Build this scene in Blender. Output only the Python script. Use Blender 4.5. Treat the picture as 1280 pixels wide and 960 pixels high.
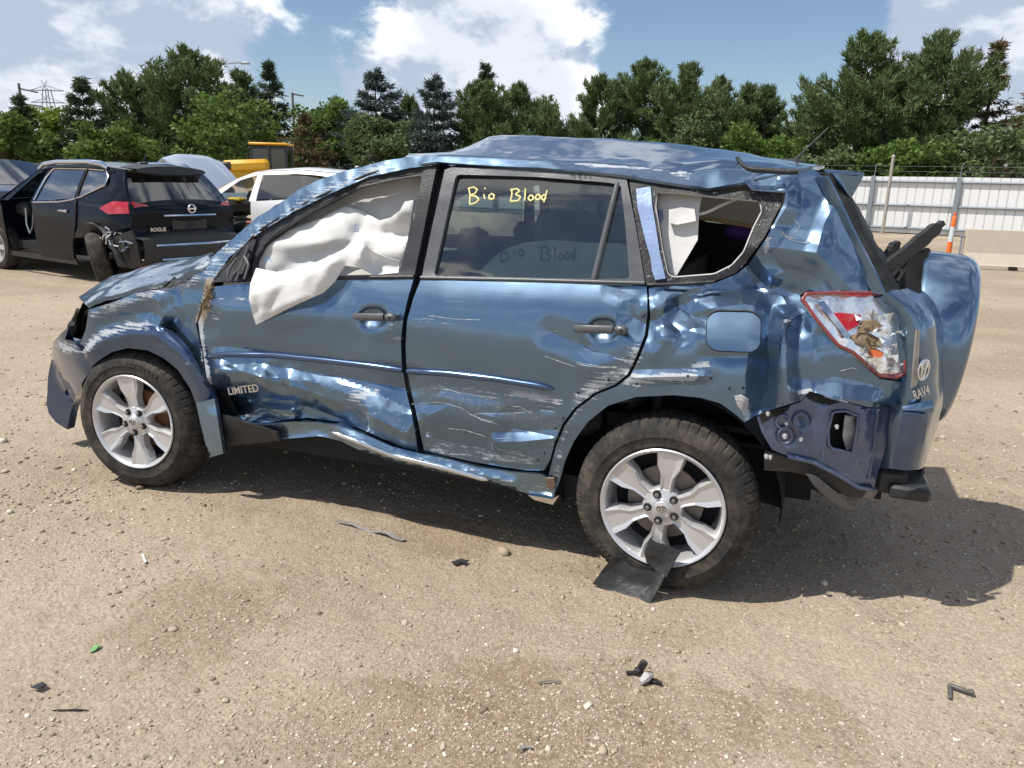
import bpy, bmesh, math, random
import numpy as np
from mathutils import Vector, Matrix, noise
from mathutils.geometry import delaunay_2d_cdt

for o in list(bpy.data.objects):
    bpy.data.objects.remove(o)
SC = bpy.context.scene
COL = SC.collection
R = math.radians
rng = np.random.default_rng(7)
random.seed(7)

# ------------------------------------------------------------------ camera
# World axes follow the wrecked car: x towards its tail, y away from the
# photographer, z up; origin below the outer face of its near front hub.
CAM = np.array([3.046, -2.801, 1.582])
YAW, PITCH, ROLL, FPX = -0.348, 0.26, 0.025, 960.0
fw = np.array([math.sin(YAW)*math.cos(PITCH), math.cos(YAW)*math.cos(PITCH), -math.sin(PITCH)])
rt = np.cross(fw, [0, 0, 1]); rt /= np.linalg.norm(rt); up = np.cross(rt, fw)
cr, sr = math.cos(ROLL), math.sin(ROLL)
rt, up = cr*rt + sr*up, -sr*rt + cr*up
cam = bpy.data.objects.new('camera', bpy.data.cameras.new('camera'))
COL.objects.link(cam)
cam.matrix_world = Matrix(((rt[0], up[0], -fw[0], CAM[0]), (rt[1], up[1], -fw[1], CAM[1]),
                           (rt[2], up[2], -fw[2], CAM[2]), (0, 0, 0, 1)))
cam.data.sensor_width = 36
cam.data.lens = 36*FPX/1280
cam.data.clip_start = 0.05
cam.data.clip_end = 3000
SC.camera = cam

def rays(u, v):
    u = np.asarray(u, float); v = np.asarray(v, float)
    return fw*FPX + (u-640)[..., None]*rt - (v-480)[..., None]*up
def at(u, v, Y):
    """point of the photograph's pixel (u, v) at depth y = Y"""
    d = rays(u, v); return CAM + d*((np.asarray(Y)-CAM[1])/d[..., 1])[..., None]
def ground(u, v, z=0.0):
    d = rays(u, v); return CAM + d*((z-CAM[2])/d[..., 2])[..., None]
def along(u, dist, z=0.0):
    """ground position at horizontal distance dist in the direction of pixel column u"""
    d = rays(u, 215.0); h = math.hypot(d[0], d[1])
    return np.array([CAM[0]+d[0]/h*dist, CAM[1]+d[1]/h*dist, z])
def zat(p, v, u):
    """height at which pixel row v passes above plan point p"""
    d = rays(u, v); h = math.hypot(d[0], d[1]); D = math.hypot(p[0]-CAM[0], p[1]-CAM[1])
    return CAM[2]+d[2]/h*D

# ------------------------------------------------------------------ light
SC.view_settings.view_transform = 'Standard'
SC.view_settings.look = 'None'
SC.view_settings.exposure = 0.2
SC.view_settings.gamma = 1.0
SUN_TO = Vector((0.46, 0.37, -1.0)).normalized()      # direction the light travels
sun = bpy.data.objects.new('sun', bpy.data.lights.new('sun', 'SUN'))
sun.data.energy = 4.6; sun.data.angle = R(0.55); sun.data.color = (1, 0.95, 0.86)
sun.rotation_euler = SUN_TO.to_track_quat('-Z', 'Y').to_euler()
COL.objects.link(sun)
W = bpy.data.worlds.new('World'); SC.world = W; W.use_nodes = True
nt = W.node_tree; N = nt.nodes; L = nt.links
bg = N['Background']; bg.inputs['Strength'].default_value = 0.1
sky = N.new('ShaderNodeTexSky'); sky.sky_type = 'NISHITA'; sky.sun_disc = False
sky.sun_elevation = math.asin(-SUN_TO.z)
sky.sun_rotation = math.atan2(-SUN_TO.x, -SUN_TO.y)
sky.altitude = 250; sky.air_density = 1.0; sky.dust_density = 0.7; sky.ozone_density = 3.0
def nmath(tree, op, a, b=None, c=None, clamp=False):
    n = tree.nodes.new('ShaderNodeMath'); n.operation = op; n.use_clamp = clamp
    for i, x in enumerate((a, b, c)):
        if x is None: continue
        if isinstance(x, (int, float)): n.inputs[i].default_value = x
        else: tree.links.new(x, n.inputs[i])
    return n.outputs[0]
def nvec(tree, op, a, b=None, out=0):
    n = tree.nodes.new('ShaderNodeVectorMath'); n.operation = op
    for i, x in enumerate((a, b)):
        if x is None: continue
        if isinstance(x, (tuple, list)): n.inputs[i].default_value = x
        else: tree.links.new(x, n.inputs[i])
    return n.outputs[out]
def nmix(tree, fac, a, b):
    n = tree.nodes.new('ShaderNodeMix'); n.data_type = 'RGBA'
    for k, x in ((0, fac), (6, a), (7, b)):
        if isinstance(x, (int, float)): n.inputs[k].default_value = x
        elif isinstance(x, (tuple, list)): n.inputs[k].default_value = (*x[:3], 1)
        else: tree.links.new(x, n.inputs[k])
    return n.outputs[2]
def nnoise(tree, vec, scale, detail=4, rough=0.55, dist=0.0):
    n = tree.nodes.new('ShaderNodeTexNoise'); n.inputs['Scale'].default_value = scale
    n.inputs['Detail'].default_value = detail; n.inputs['Roughness'].default_value = rough
    n.inputs['Distortion'].default_value = dist
    if vec is not None: tree.links.new(vec, n.inputs['Vector'])
    return n.outputs['Fac']
def nramp(tree, fac, lo, hi):
    n = tree.nodes.new('ShaderNodeMapRange'); n.interpolation_type = 'SMOOTHSTEP'
    n.inputs['From Min'].default_value = lo; n.inputs['From Max'].default_value = hi
    tree.links.new(fac, n.inputs['Value']); return n.outputs['Result']
def cloud_density(vec):
    st = nvec(nt, 'MULTIPLY', vec, (1, 1, 1.7))
    a = nnoise(nt, st, 3.1, 9, 0.56, 0.25)
    b = nnoise(nt, st, 9.0, 6, 0.6, 0.3)
    return nmath(nt, 'ADD', nmath(nt, 'MULTIPLY', a, 0.66), nmath(nt, 'MULTIPLY', b, 0.34))
tc = N.new('ShaderNodeTexCoord').outputs['Generated']
dens = cloud_density(tc)
# cumulus banks where the sky carries them, clear lanes between
BANKS = [(60, 40, .17, .15), (190, 30, .15, .14), (20, 90, .10, .08), (290, 90, .07, .02), (540, 45, .10, .14), (640, 30, .15, .13),
         (600, 95, .08, .12), (440, 100, .045, .06), (750, 40, .09, .11), (670, 130, .07, .10), (965, 106, .05, .16),
         (1195, 40, .13, .17), (1125, 75, .055, .12), (1270, 80, .08, .10), (1040, 70, .02, .1),
         (400, 45, .10, -.22), (930, 20, .16, -.23), (870, 90, .10, -.20), (1060, 20, .06, -.12), (480, 10, .05, -.07), (780, 110, .05, -.1)]
cov = None
for (u, v, rad, amp) in BANKS:
    d = rays(u, v); d = d/np.linalg.norm(d)
    dd = nvec(nt, 'DISTANCE', tc, tuple(d), out=1)
    g = nmath(nt, 'MULTIPLY', nmath(nt, 'POWER', 2.718, nmath(nt, 'MULTIPLY', nmath(nt, 'MULTIPLY', dd, dd), -1/(rad*rad))), amp)
    cov = g if cov is None else nmath(nt, 'ADD', cov, g)
dtot = nmath(nt, 'ADD', nmath(nt, 'ADD', dens, cov), 0.050)
mask = nramp(nt, dtot, 0.53, 0.61)
# lit edge / grey base: compare with the density a little towards the sun
sd = nvec(nt, 'ADD', tc, tuple(np.array(-SUN_TO)*0.055))
lit = nmath(nt, 'SUBTRACT', dens, cloud_density(sd))
litf = nramp(nt, lit, -0.045, 0.045)
thick = nramp(nt, dtot, 0.62, 0.82)
litf = nmath(nt, 'MULTIPLY', litf, nmath(nt, 'SUBTRACT', 1.0, nmath(nt, 'MULTIPLY', thick, 0.55)))
ccol = nmix(nt, litf, (4.5, 5.2, 6.5), (11.5, 11.6, 11.7))
mix = nmix(nt, nmath(nt, 'MULTIPLY', mask, 0.92), sky.outputs[0], ccol)
L.new(mix, bg.inputs['Color'])

# ------------------------------------------------------------------ materials
MATS = {}
def new_mat(name):
    m = bpy.data.materials.new(name); m.use_nodes = True
    MATS[name] = m; return m, m.node_tree, m.node_tree.nodes['Principled BSDF']
def plain(name, col, rough=0.5, metal=0.0, var=0.15, scale=20, bump=0.0, bscale=60, coat=0.0, spec=0.5, trans=0.0, ior=1.45):
    m, t, b = new_mat(name)
    tcn = t.nodes.new('ShaderNodeTexCoord').outputs['Object']
    n = nnoise(t, tcn, scale, 5, 0.6)
    c = nmix(t, n, tuple(x*(1-var) for x in col), tuple(min(1, x*(1+var)) for x in col))
    t.links.new(c, b.inputs['Base Color'])
    b.inputs['Roughness'].default_value = rough; b.inputs['Metallic'].default_value = metal
    b.inputs['Coat Weight'].default_value = coat; b.inputs['Coat Roughness'].default_value = 0.04
    b.inputs['Specular IOR Level'].default_value = spec
    b.inputs['Transmission Weight'].default_value = trans; b.inputs['IOR'].default_value = ior
    if bump:
        bn = t.nodes.new('ShaderNodeBump'); bn.inputs['Strength'].default_value = bump
        bn.inputs['Distance'].default_value = 0.01
        t.links.new(nnoise(t, tcn, bscale, 6, 0.65), bn.inputs['Height']); t.links.new(bn.outputs[0], b.inputs['Normal'])
    return m
def paint(name, col, metal=0.75, rough=0.34, dust=0.12, glow=0.0, coat=.8, spec=.5, wearcol=(0.44, 0.46, 0.485), dcol=(0.30, 0.25, 0.19)):
    """clear coated car paint; the mesh attributes wear and dirt carry scrapes and mud"""
    m, t, b = new_mat(name)
    tcn = t.nodes.new('ShaderNodeTexCoord').outputs['Object']
    big = nnoise(t, tcn, 3.0, 4, 0.6)
    c = nmix(t, big, tuple(x*0.92 for x in col), tuple(x*1.08 for x in col))
    # dust film, heavier in streaks
    dn = nramp(t, nnoise(t, tcn, 7.0, 7, 0.7), 0.45, 0.75)
    at_d = t.nodes.new('ShaderNodeAttribute'); at_d.attribute_name = 'dirt'
    fine = nnoise(t, tcn, 60.0, 5, 0.7)
    dmask = nmath(t, 'ADD', nmath(t, 'MULTIPLY', dn, dust), nramp(t, nmath(t, 'ADD', nmath(t, 'MULTIPLY', at_d.outputs['Fac'], 0.75), nmath(t, 'MULTIPLY', fine, 0.6)), 0.5, 0.85), clamp=True)
    # scrapes run along the car: stretched noise cut by the wear attribute
    at_w = t.nodes.new('ShaderNodeAttribute'); at_w.attribute_name = 'wear'
    mp = t.nodes.new('ShaderNodeMapping'); t.links.new(tcn, mp.inputs['Vector'])
    mp.inputs['Scale'].default_value = (6, 30, 110); mp.inputs['Rotation'].default_value = (0, R(10), 0)
    st = nnoise(t, mp.outputs[0], 1.0, 6, 0.7, 0.4)
    st2 = nnoise(t, tcn, 34.0, 6, 0.7, 0.6)
    wsum = nmath(t, 'ADD', nmath(t, 'ADD', nmath(t, 'MULTIPLY', st, 0.7), nmath(t, 'MULTIPLY', st2, 0.3)), nmath(t, 'MULTIPLY', at_w.outputs['Fac'], 0.34))
    wmask = nramp(t, wsum, 0.70, 0.76)
    c = nmix(t, dmask, c, dcol)
    c = nmix(t, nmath(t, 'MULTIPLY', wmask, 0.85), c, wearcol)
    t.links.new(c, b.inputs['Base Color'])
    cover = nmath(t, 'MAXIMUM', wmask, dmask)
    t.links.new(nmath(t, 'MULTIPLY', nmath(t, 'SUBTRACT', 1.0, cover), metal), b.inputs['Metallic'])
    t.links.new(nmath(t, 'ADD', nmath(t, 'MULTIPLY', cover, 0.4), rough), b.inputs['Roughness'])
    t.links.new(nmath(t, 'MULTIPLY', nmath(t, 'SUBTRACT', 1.0, cover), coat), b.inputs['Coat Weight']); b.inputs['Specular IOR Level'].default_value = spec
    b.inputs['Coat Roughness'].default_value = 0.05
    bn = t.nodes.new('ShaderNodeBump'); bn.inputs['Strength'].default_value = 0.25; bn.inputs['Distance'].default_value = 0.004
    h = nmath(t, 'ADD', nmath(t, 'MULTIPLY', nnoise(t, tcn, 11.0, 3, 0.5), 0.25), nmath(t, 'MULTIPLY', wsum, 0.35))
    t.links.new(h, bn.inputs['Height']); t.links.new(bn.outputs[0], b.inputs['Normal'])
    if glow:      # flake layer: a second, broad metallic lobe under the same clear coat
        g = t.nodes.new('ShaderNodeBsdfGlossy'); g.inputs['Roughness'].default_value = 0.46
        t.links.new(nmix(t, 0.5, c, tuple(min(1, x*2.3+.14) for x in col)), g.inputs['Color']); t.links.new(bn.outputs[0], g.inputs['Normal'])
        ms = t.nodes.new('ShaderNodeMixShader'); t.links.new(nmath(t, 'MULTIPLY', nmath(t, 'SUBTRACT', 1.0, cover), glow), ms.inputs[0])
        t.links.new(b.outputs[0], ms.inputs[1]); t.links.new(g.outputs[0], ms.inputs[2]); t.links.new(ms.outputs[0], t.nodes['Material Output'].inputs[0])
    return m
def tinted(name, col, alpha, rough=0.03):
    """window glass: straight tinted transmission under a mirror coat"""
    m, t, b = new_mat(name)
    out = t.nodes['Material Output']; t.nodes.remove(b)
    tr = t.nodes.new('ShaderNodeBsdfTransparent'); tr.inputs[0].default_value = (*col, 1)
    gl = t.nodes.new('ShaderNodeBsdfGlossy'); gl.inputs['Roughness'].default_value = rough
    lw = t.nodes.new('ShaderNodeLayerWeight'); lw.inputs[0].default_value = .5
    fr = nmath(t, 'ADD', nmath(t, 'MULTIPLY', nmath(t, 'POWER', lw.outputs['Facing'], 4.0), .85), .05)
    tcn = t.nodes.new('ShaderNodeTexCoord').outputs['Object']
    df = t.nodes.new('ShaderNodeBsdfDiffuse'); df.inputs[0].default_value = (0.35, 0.33, 0.3, 1)
    mx0 = t.nodes.new('ShaderNodeMixShader')
    t.links.new(nmath(t, 'MULTIPLY', nramp(t, nnoise(t, tcn, 6.0, 7, 0.7), 0.4, 0.8), alpha), mx0.inputs[0])
    t.links.new(tr.outputs[0], mx0.inputs[1]); t.links.new(df.outputs[0], mx0.inputs[2])
    mx = t.nodes.new('ShaderNodeMixShader')
    t.links.new(nmath(t, 'MULTIPLY', fr, 2.9, clamp=True), mx.inputs[0])
    t.links.new(mx0.outputs[0], mx.inputs[1]); t.links.new(gl.outputs[0], mx.inputs[2])
    t.links.new(mx.outputs[0], out.inputs[0])
    return m
BLUE = paint('blue_paint', (0.106, 0.176, 0.270), metal=0.92, rough=0.16, glow=.19, dust=.07)
BLUEIN = paint('bare_blue_primer', (0.085, 0.125, 0.235), metal=0.6, rough=0.33, dust=0.3)
SCUFF = paint('scraped_blue', (0.16, 0.25, 0.35), metal=0.85, rough=0.18, dust=0.06, glow=.12)
FLAREM = paint('flare_paint', (0.060, 0.098, 0.185), metal=0.85, rough=0.25, dust=0.06, glow=.05)
TRIM = plain('black_trim', (0.03, 0.031, 0.034), 0.38, 0, 0.3, 30, 0.15, 90)
TRIMG = plain('grey_trim', (0.10, 0.104, 0.112), 0.36, 0.1, 0.25, 40, 0.1, 90)
RUBBER = plain('gasket_black', (0.012, 0.012, 0.013), 0.55, 0, 0.5, 50, 0.4, 120)
DARK = plain('dark_interior', (0.012, 0.012, 0.013), 0.8, 0, 0.3, 10)
PLAST = plain('black_plastic', (0.028, 0.029, 0.031), 0.45, 0, 0.4, 18, 0.5, 45)
TYRE = None
ALLOY = plain('alloy_silver', (0.62, 0.62, 0.63), 0.34, 0.55, 0.08, 12, 0.05, 80)
ALLOYD = plain('alloy_barrel', (0.34, 0.34, 0.35), 0.45, 0.6, 0.2, 20)
STEEL = plain('brake_steel', (0.22, 0.19, 0.17), 0.5, 0.7, 0.3, 30)
RUST = plain('rust', (0.17, 0.07, 0.03), 0.8, 0.1, 0.5, 25, 0.4, 60)
NUT = plain('lug_nut_steel', (0.30, 0.30, 0.31), 0.3, 0.9, 0.1, 30)
CHROME = plain('chrome', (0.75, 0.76, 0.78), 0.14, 1.0, 0.05, 30, 0.05, 30)
CRUMP = plain('crumpled_reflector', (0.92, 0.93, 0.94), 0.12, 0.9, 0.05, 30, 0.25, 30)
BAG = plain('airbag_cloth', (0.80, 0.795, 0.78), 0.9, 0, 0.05, 8, 0.25, 40)
_t = BAG.node_tree; _tr = _t.nodes.new('ShaderNodeBsdfTranslucent'); _tr.inputs[0].default_value = (.7, .69, .66, 1); _mx = _t.nodes.new('ShaderNodeMixShader'); _mx.inputs[0].default_value = .22
_t.links.new(_t.nodes['Principled BSDF'].outputs[0], _mx.inputs[1]); _t.links.new(_tr.outputs[0], _mx.inputs[2]); _t.links.new(_mx.outputs[0], _t.nodes['Material Output'].inputs[0])
HEADL = plain('headliner_grey', (0.50, 0.49, 0.47), 0.95, 0, 0.06, 8, 0.1, 200)
REDL = plain('red_lens', (0.38, 0.008, 0.014), 0.12, 0, 0.2, 20, 0, coat=1.0)
REDD = plain('dark_red_rim', (0.22, 0.035, 0.035), 0.2, 0, 0.2, 20, 0, coat=1.0)
AMBER = plain('amber_bulb', (0.75, 0.17, 0.02), 0.2, 0, 0.1, 20, 0, coat=1.0)
MUD = plain('dry_debris', (0.24, 0.17, 0.10), 0.95, 0, 0.6, 50, 0.9, 80)
PURPLE = plain('purple_cloth', (0.11, 0.045, 0.30), 0.85, 0, 0.2, 10)
YMARK = plain('yellow_marker', (0.80, 0.74, 0.36), 0.8, 0, 0.15, 60)
GLASS = tinted('dark_privacy_glass', (0.23, 0.29, 0.29), 0.05)
GLASSF = tinted('far_privacy_glass', (0.10, 0.12, 0.12), 0.05)
GLASSC = tinted('clear_car_glass', (0.72, 0.80, 0.78), 0.12)
def crumbs():
    m, t, b = new_mat('gasket_with_crumbs'); tcn = t.nodes.new('ShaderNodeTexCoord').outputs['Object']
    v = t.nodes.new('ShaderNodeTexVoronoi'); v.inputs['Scale'].default_value = 150; t.links.new(tcn, v.inputs['Vector'])
    k = nmath(t, 'MULTIPLY', nmath(t, 'LESS_THAN', v.outputs['Distance'], .30), nramp(t, nnoise(t, tcn, 34, 5, .7), .54, .62))
    t.links.new(nmix(t, k, (.012, .012, .014), (.62, .66, .68)), b.inputs['Base Color']); b.inputs['Roughness'].default_value = .45
    bn = t.nodes.new('ShaderNodeBump'); bn.inputs['Strength'].default_value = .6; bn.inputs['Distance'].default_value = .006; t.links.new(nnoise(t, tcn, 70, 5, .7), bn.inputs['Height']); t.links.new(bn.outputs[0], b.inputs['Normal']); return m
CRUMBS = crumbs()
WSH = plain('shattered_windscreen', (0.30, 0.33, 0.36), 0.25, 0.3, 0.7, 40, 1.0, 50)
LEATHER = plain('grey_seat_cloth', (0.10, 0.10, 0.105), 0.8, 0, 0.2, 20, 0.2, 120)

# ------------------------------------------------------------------ mesh helpers
def tag(o, label, cat, group=None):
    o['label'] = label; o['category'] = cat
    if group: o['group'] = group
    return o
def link(name, me, mat=None, parent=None):
    o = bpy.data.objects.new(name, me); COL.objects.link(o)
    if mat is not None and not me.materials: me.materials.append(mat)
    if parent is not None: o.parent = parent
    return o
def empty(name, loc=(0, 0, 0), rz=0.0, parent=None):
    o = bpy.data.objects.new(name, None); COL.objects.link(o)
    o.location = loc; o.rotation_euler = (0, 0, rz); o.empty_display_size = 0.2
    if parent: o.parent = parent
    return o
def mesh(name, V, F, mat=None, parent=None, smooth=True, sharp=45, attrs=None):
    me = bpy.data.meshes.new(name)
    V = np.asarray(V, float)
    me.from_pydata(V.tolist(), [], [list(map(int, f)) for f in F])
    if attrs:
        for k, a in attrs.items():
            at_ = me.attributes.new(k, 'FLOAT', 'POINT'); at_.data.foreach_set('value', np.asarray(a, np.float32))
    me.update()
    if smooth:
        me.polygons.foreach_set('use_smooth', [True]*len(me.polygons))
        if sharp: me.set_sharp_from_angle(angle=R(sharp))
    return link(name, me, mat, parent)
class MB:
    def __init__(s): s.V = []; s.F = []
    def add(s, V, F):
        b = len(s.V); s.V += [tuple(map(float, v)) for v in V]; s.F += [tuple(int(i)+b for i in f) for f in F]; return s
    def box(s, c, d, rot=None, taper=1.0, bev=0.0):
        x, y, z = (k/2 for k in d); P = []
        if bev <= 0:
            for sz in (-1, 1):
                k = taper if sz > 0 else 1
                P += [(-x*k, -y*k, sz*z), (x*k, -y*k, sz*z), (x*k, y*k, sz*z), (-x*k, y*k, sz*z)]
            F = [(3, 2, 1, 0), (4, 5, 6, 7), (0, 1, 5, 4), (1, 2, 6, 5), (2, 3, 7, 6), (3, 0, 4, 7)]
        else:
            b = min(bev, x*.9, y*.9, z*.9)
            for zz, ins in ((-z, b), (-z+b, 0), (z-b, 0), (z, b)):
                k = taper if zz > 0 else 1
                X, Y = (x-ins)*k, (y-ins)*k; q = b if ins == 0 else b*.6
                P += [(-X+q, -Y, zz), (X-q, -Y, zz), (X, -Y+q, zz), (X, Y-q, zz), (X-q, Y, zz), (-X+q, Y, zz), (-X, Y-q, zz), (-X, -Y+q, zz)]
            F = [tuple(range(7, -1, -1)), tuple(range(24, 32))]
            for r_ in range(3):
                for i in range(8):
                    F.append((r_*8+i, r_*8+(i+1) % 8, r_*8+8+(i+1) % 8, r_*8+8+i))
        M = rot.to_matrix() if hasattr(rot, 'to_matrix') else (rot if rot is not None else Matrix.Identity(3))
        return s.add([M @ Vector(p)+Vector(c) for p in P], F)
    def tube(s, pts, r, n=8, cap=True):
        pts = [Vector(p) for p in pts]; rs = r if hasattr(r, '__len__') else [r]*len(pts)
        b = len(s.V); prev = None
        for i, p in enumerate(pts):
            t = (pts[min(i+1, len(pts)-1)]-pts[max(i-1, 0)])
            t = t.normalized() if t.length > 1e-9 else Vector((0, 0, 1))
            if prev is None:
                a = t.orthogonal().normalized()
            else:
                a = (prev-t*prev.dot(t)); a = a.normalized() if a.length > 1e-6 else t.orthogonal().normalized()
            prev = a; c = t.cross(a)
            for k in range(n):
                th = 2*math.pi*k/n; q = p+(a*math.cos(th)+c*math.sin(th))*rs[i]; s.V.append(tuple(q))
        for i in range(len(pts)-1):
            for k in range(n):
                s.F.append((b+i*n+k, b+i*n+(k+1) % n, b+(i+1)*n+(k+1) % n, b+(i+1)*n+k))
        if cap:
            s.F.append(tuple(b+k for k in range(n-1, -1, -1))); e = b+(len(pts)-1)*n
            s.F.append(tuple(e+k for k in range(n)))
        return s
    def lathe(s, prof, n=48, a0=0.0, a1=2*math.pi, axis='y', c=(0, 0, 0)):
        """prof: (radius, along axis)"""
        b = len(s.V); full = abs(a1-a0-2*math.pi) < 1e-6; m = n if full else n+1
        for i in range(m):
            th = a0+(a1-a0)*i/n
            for r, y in prof:
                p = (r*math.cos(th), y, r*math.sin(th)) if axis == 'y' else ((r*math.cos(th), r*math.sin(th), y) if axis == 'z' else (y, r*math.cos(th), r*math.sin(th)))
                s.V.append((p[0]+c[0], p[1]+c[1], p[2]+c[2]))
        k = len(prof)
        for i in range(n):
            j = (i+1) % m
            for q in range(k-1):
                s.F.append((b+i*k+q, b+i*k+q+1, b+j*k+q+1, b+j*k+q))
        return s
    def build(s, name, mat, parent=None, smooth=True, sharp=35):
        return mesh(name, s.V, s.F, mat, parent, smooth, sharp)

def resample(P, n):
    P = np.asarray(P, float); d = np.r_[0, np.cumsum(np.linalg.norm(np.diff(P, axis=0), axis=1))]
    t = np.linspace(0, d[-1], n)
    return np.stack([np.interp(t, d, P[:, k]) for k in range(P.shape[1])], 1)
def smooth_rows(A, it=2):
    for _ in range(it):
        B = A.copy(); B[1:-1] = (A[:-2]+2*A[1:-1]+A[2:])/4; A = B
    return A
def grid_faces(nr, nc, flip=False):
    F = []
    for i in range(nr-1):
        for j in range(nc-1):
            q = (i*nc+j, i*nc+j+1, (i+1)*nc+j+1, (i+1)*nc+j); F.append(q[::-1] if flip else q)
    return F
def nz(p, s, o=0.0):
    return noise.noise(Vector((p[0]*s+o, p[1]*s+o*1.7, p[2]*s-o)))
def loft(name, rows, mat, parent, nu=40, nv=6, amp=0.0, sc=8.0, seed=0.0, thick=0.0, flip=False, sharp=50, wear=None, dirt=None, sm=1):
    """surface through rows of points, optionally buckled by noise along its normal"""
    rows = [resample(r, nu) for r in rows]
    out = []
    for a, b in zip(rows[:-1], rows[1:]):
        for k in range(nv): out.append(a+(b-a)*k/nv)
    out.append(rows[-1]); A = np.array(out)
    A = smooth_rows(A, sm*2)
    A = np.transpose(smooth_rows(np.transpose(A, (1, 0, 2)), sm), (1, 0, 2))
    du = np.gradient(A, axis=1); dv = np.gradient(A, axis=0); n = np.cross(du, dv); n /= (np.linalg.norm(n, axis=2, keepdims=True)+1e-12)
    if amp:
        D = np.array([[nz(p, sc, seed)+0.5*nz(p, sc*2.3, seed+3)+0.25*nz(p, sc*5, seed+5) for p in r] for r in A])
        A = A+n*(D*amp)[..., None]
    nr, nc = A.shape[:2]; V = A.reshape(-1, 3).tolist(); F = grid_faces(nr, nc, flip)
    if thick:
        base = len(V); B = (A-n*thick*(-1 if flip else 1)).reshape(-1, 3).tolist(); V += B
        F += [tuple(base+i for i in f[::-1]) for f in F]
        ring = [j for j in range(nc)]+[i*nc+nc-1 for i in range(1, nr)]+[(nr-1)*nc+j for j in range(nc-2, -1, -1)]+[i*nc for i in range(nr-2, 0, -1)]
        for a, b in zip(ring, ring[1:]+ring[:1]):
            q = (b, a, base+a, base+b); F.append(q[::-1] if flip else q)
    V = np.array(V); at_ = {}
    at_['wear'] = np.zeros(len(V)) if wear is None else np.array([wear(p) for p in V])
    at_['dirt'] = np.zeros(len(V)) if dirt is None else np.array([dirt(p) for p in V])
    return mesh(name, V, F, mat, parent, True, sharp, at_)

def inside(P, poly):
    x, y = P[:, 0], P[:, 1]; poly = np.asarray(poly); res = np.zeros(len(P), bool); j = len(poly)-1
    for i in range(len(poly)):
        xi, yi = poly[i]; xj, yj = poly[j]
        c = ((yi > y) != (yj > y)) & (x < (xj-xi)*(y-yi)/(yj-yi+1e-12)+xi); res ^= c; j = i
    return res
def densify(poly, step):
    out = []; n = len(poly)
    for i in range(n):
        a = np.array(poly[i], float); b = np.array(poly[(i+1) % n], float); k = max(1, int(round(np.linalg.norm(b-a)/step)))
        for q in range(k): out.append(a+(b-a)*q/k)
    return np.array(out)
def round_poly(poly, it=1):
    P = np.array(poly, float)
    for _ in range(it):
        Q = []
        for i in range(len(P)):
            a, b = P[i], P[(i+1) % len(P)]; Q += [a*.75+b*.25, a*.25+b*.75]
        P = np.array(Q)
    return P
def round_corners(poly, r):
    P = np.array(poly, float); Q = []
    for i in range(len(P)):
        a, p, b = P[i-1], P[i], P[(i+1) % len(P)]
        la, lb = np.linalg.norm(a-p), np.linalg.norm(b-p); q = min(r, la*.45, lb*.45)
        p0 = p+(a-p)/la*q; p1 = p+(b-p)/lb*q
        for t in (0, .5, 1): Q.append(p0*(1-t)**2+2*p*t*(1-t)+p1*t*t)
    return np.array(Q)
def tri_poly(poly, step, holes=(), lines=()):
    """triangulate a polygon with an even field of inner points -> verts2d, tris"""
    loops = [densify(poly, step)]+[densify(h, step) for h in holes]
    V = []; E = []
    for lp in loops:
        b = len(V); V += lp.tolist(); E += [(b+i, b+(i+1) % len(lp)) for i in range(len(lp))]
    allb = np.concatenate(loops)
    for ln in lines:      # fold lines become mesh edges, so that folds stay crisp
        q = resample(np.array(ln, float), max(2, int(np.sum(np.linalg.norm(np.diff(np.array(ln, float), axis=0), axis=1))/step)+1))
        ok = inside(q, loops[0]) & (np.min(np.linalg.norm(q[:, None]-allb[None], axis=2), axis=1) > step*.7)
        for h in loops[1:len(holes)+1]: ok &= ~inside(q, h)
        idx = {}
        for i in np.nonzero(ok)[0]: idx[i] = len(V); V.append(q[i].tolist())
        E += [(idx[i], idx[i+1]) for i in idx if i+1 in idx]; allb = np.concatenate([allb, q[ok]])
    lo = loops[0].min(0); hi = loops[0].max(0)
    gx, gy = np.meshgrid(np.arange(lo[0]+step*.5, hi[0], step), np.arange(lo[1]+step*.5, hi[1], step))
    gx[1::2] += step*.5
    G = np.stack([gx.ravel(), gy.ravel()], 1); k = inside(G, loops[0])
    for h in loops[1:]: k &= ~inside(G, h)
    G = G[k]
    if len(G):
        dm = np.min(np.linalg.norm(G[:, None]-allb[None], axis=2), axis=1); G = G[dm > step*.45]
    V += G.tolist()
    r = delaunay_2d_cdt([Vector(p) for p in V], E, [], 0, 1e-4)
    P = np.array([tuple(v) for v in r[0]]); T = np.array([f for f in r[2] if len(f) == 3])
    c = P[T].mean(1); k = inside(c, loops[0])
    for h in loops[1:]: k &= ~inside(c, h)
    return P, T[k]
def boundary(T):
    from collections import Counter
    cnt = {}
    for t in T:
        for a, b in ((t[0], t[1]), (t[1], t[2]), (t[2], t[0])):
            if (b, a) in cnt: del cnt[(b, a)]
            else: cnt[(a, b)] = 1
    return list(cnt)
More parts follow.
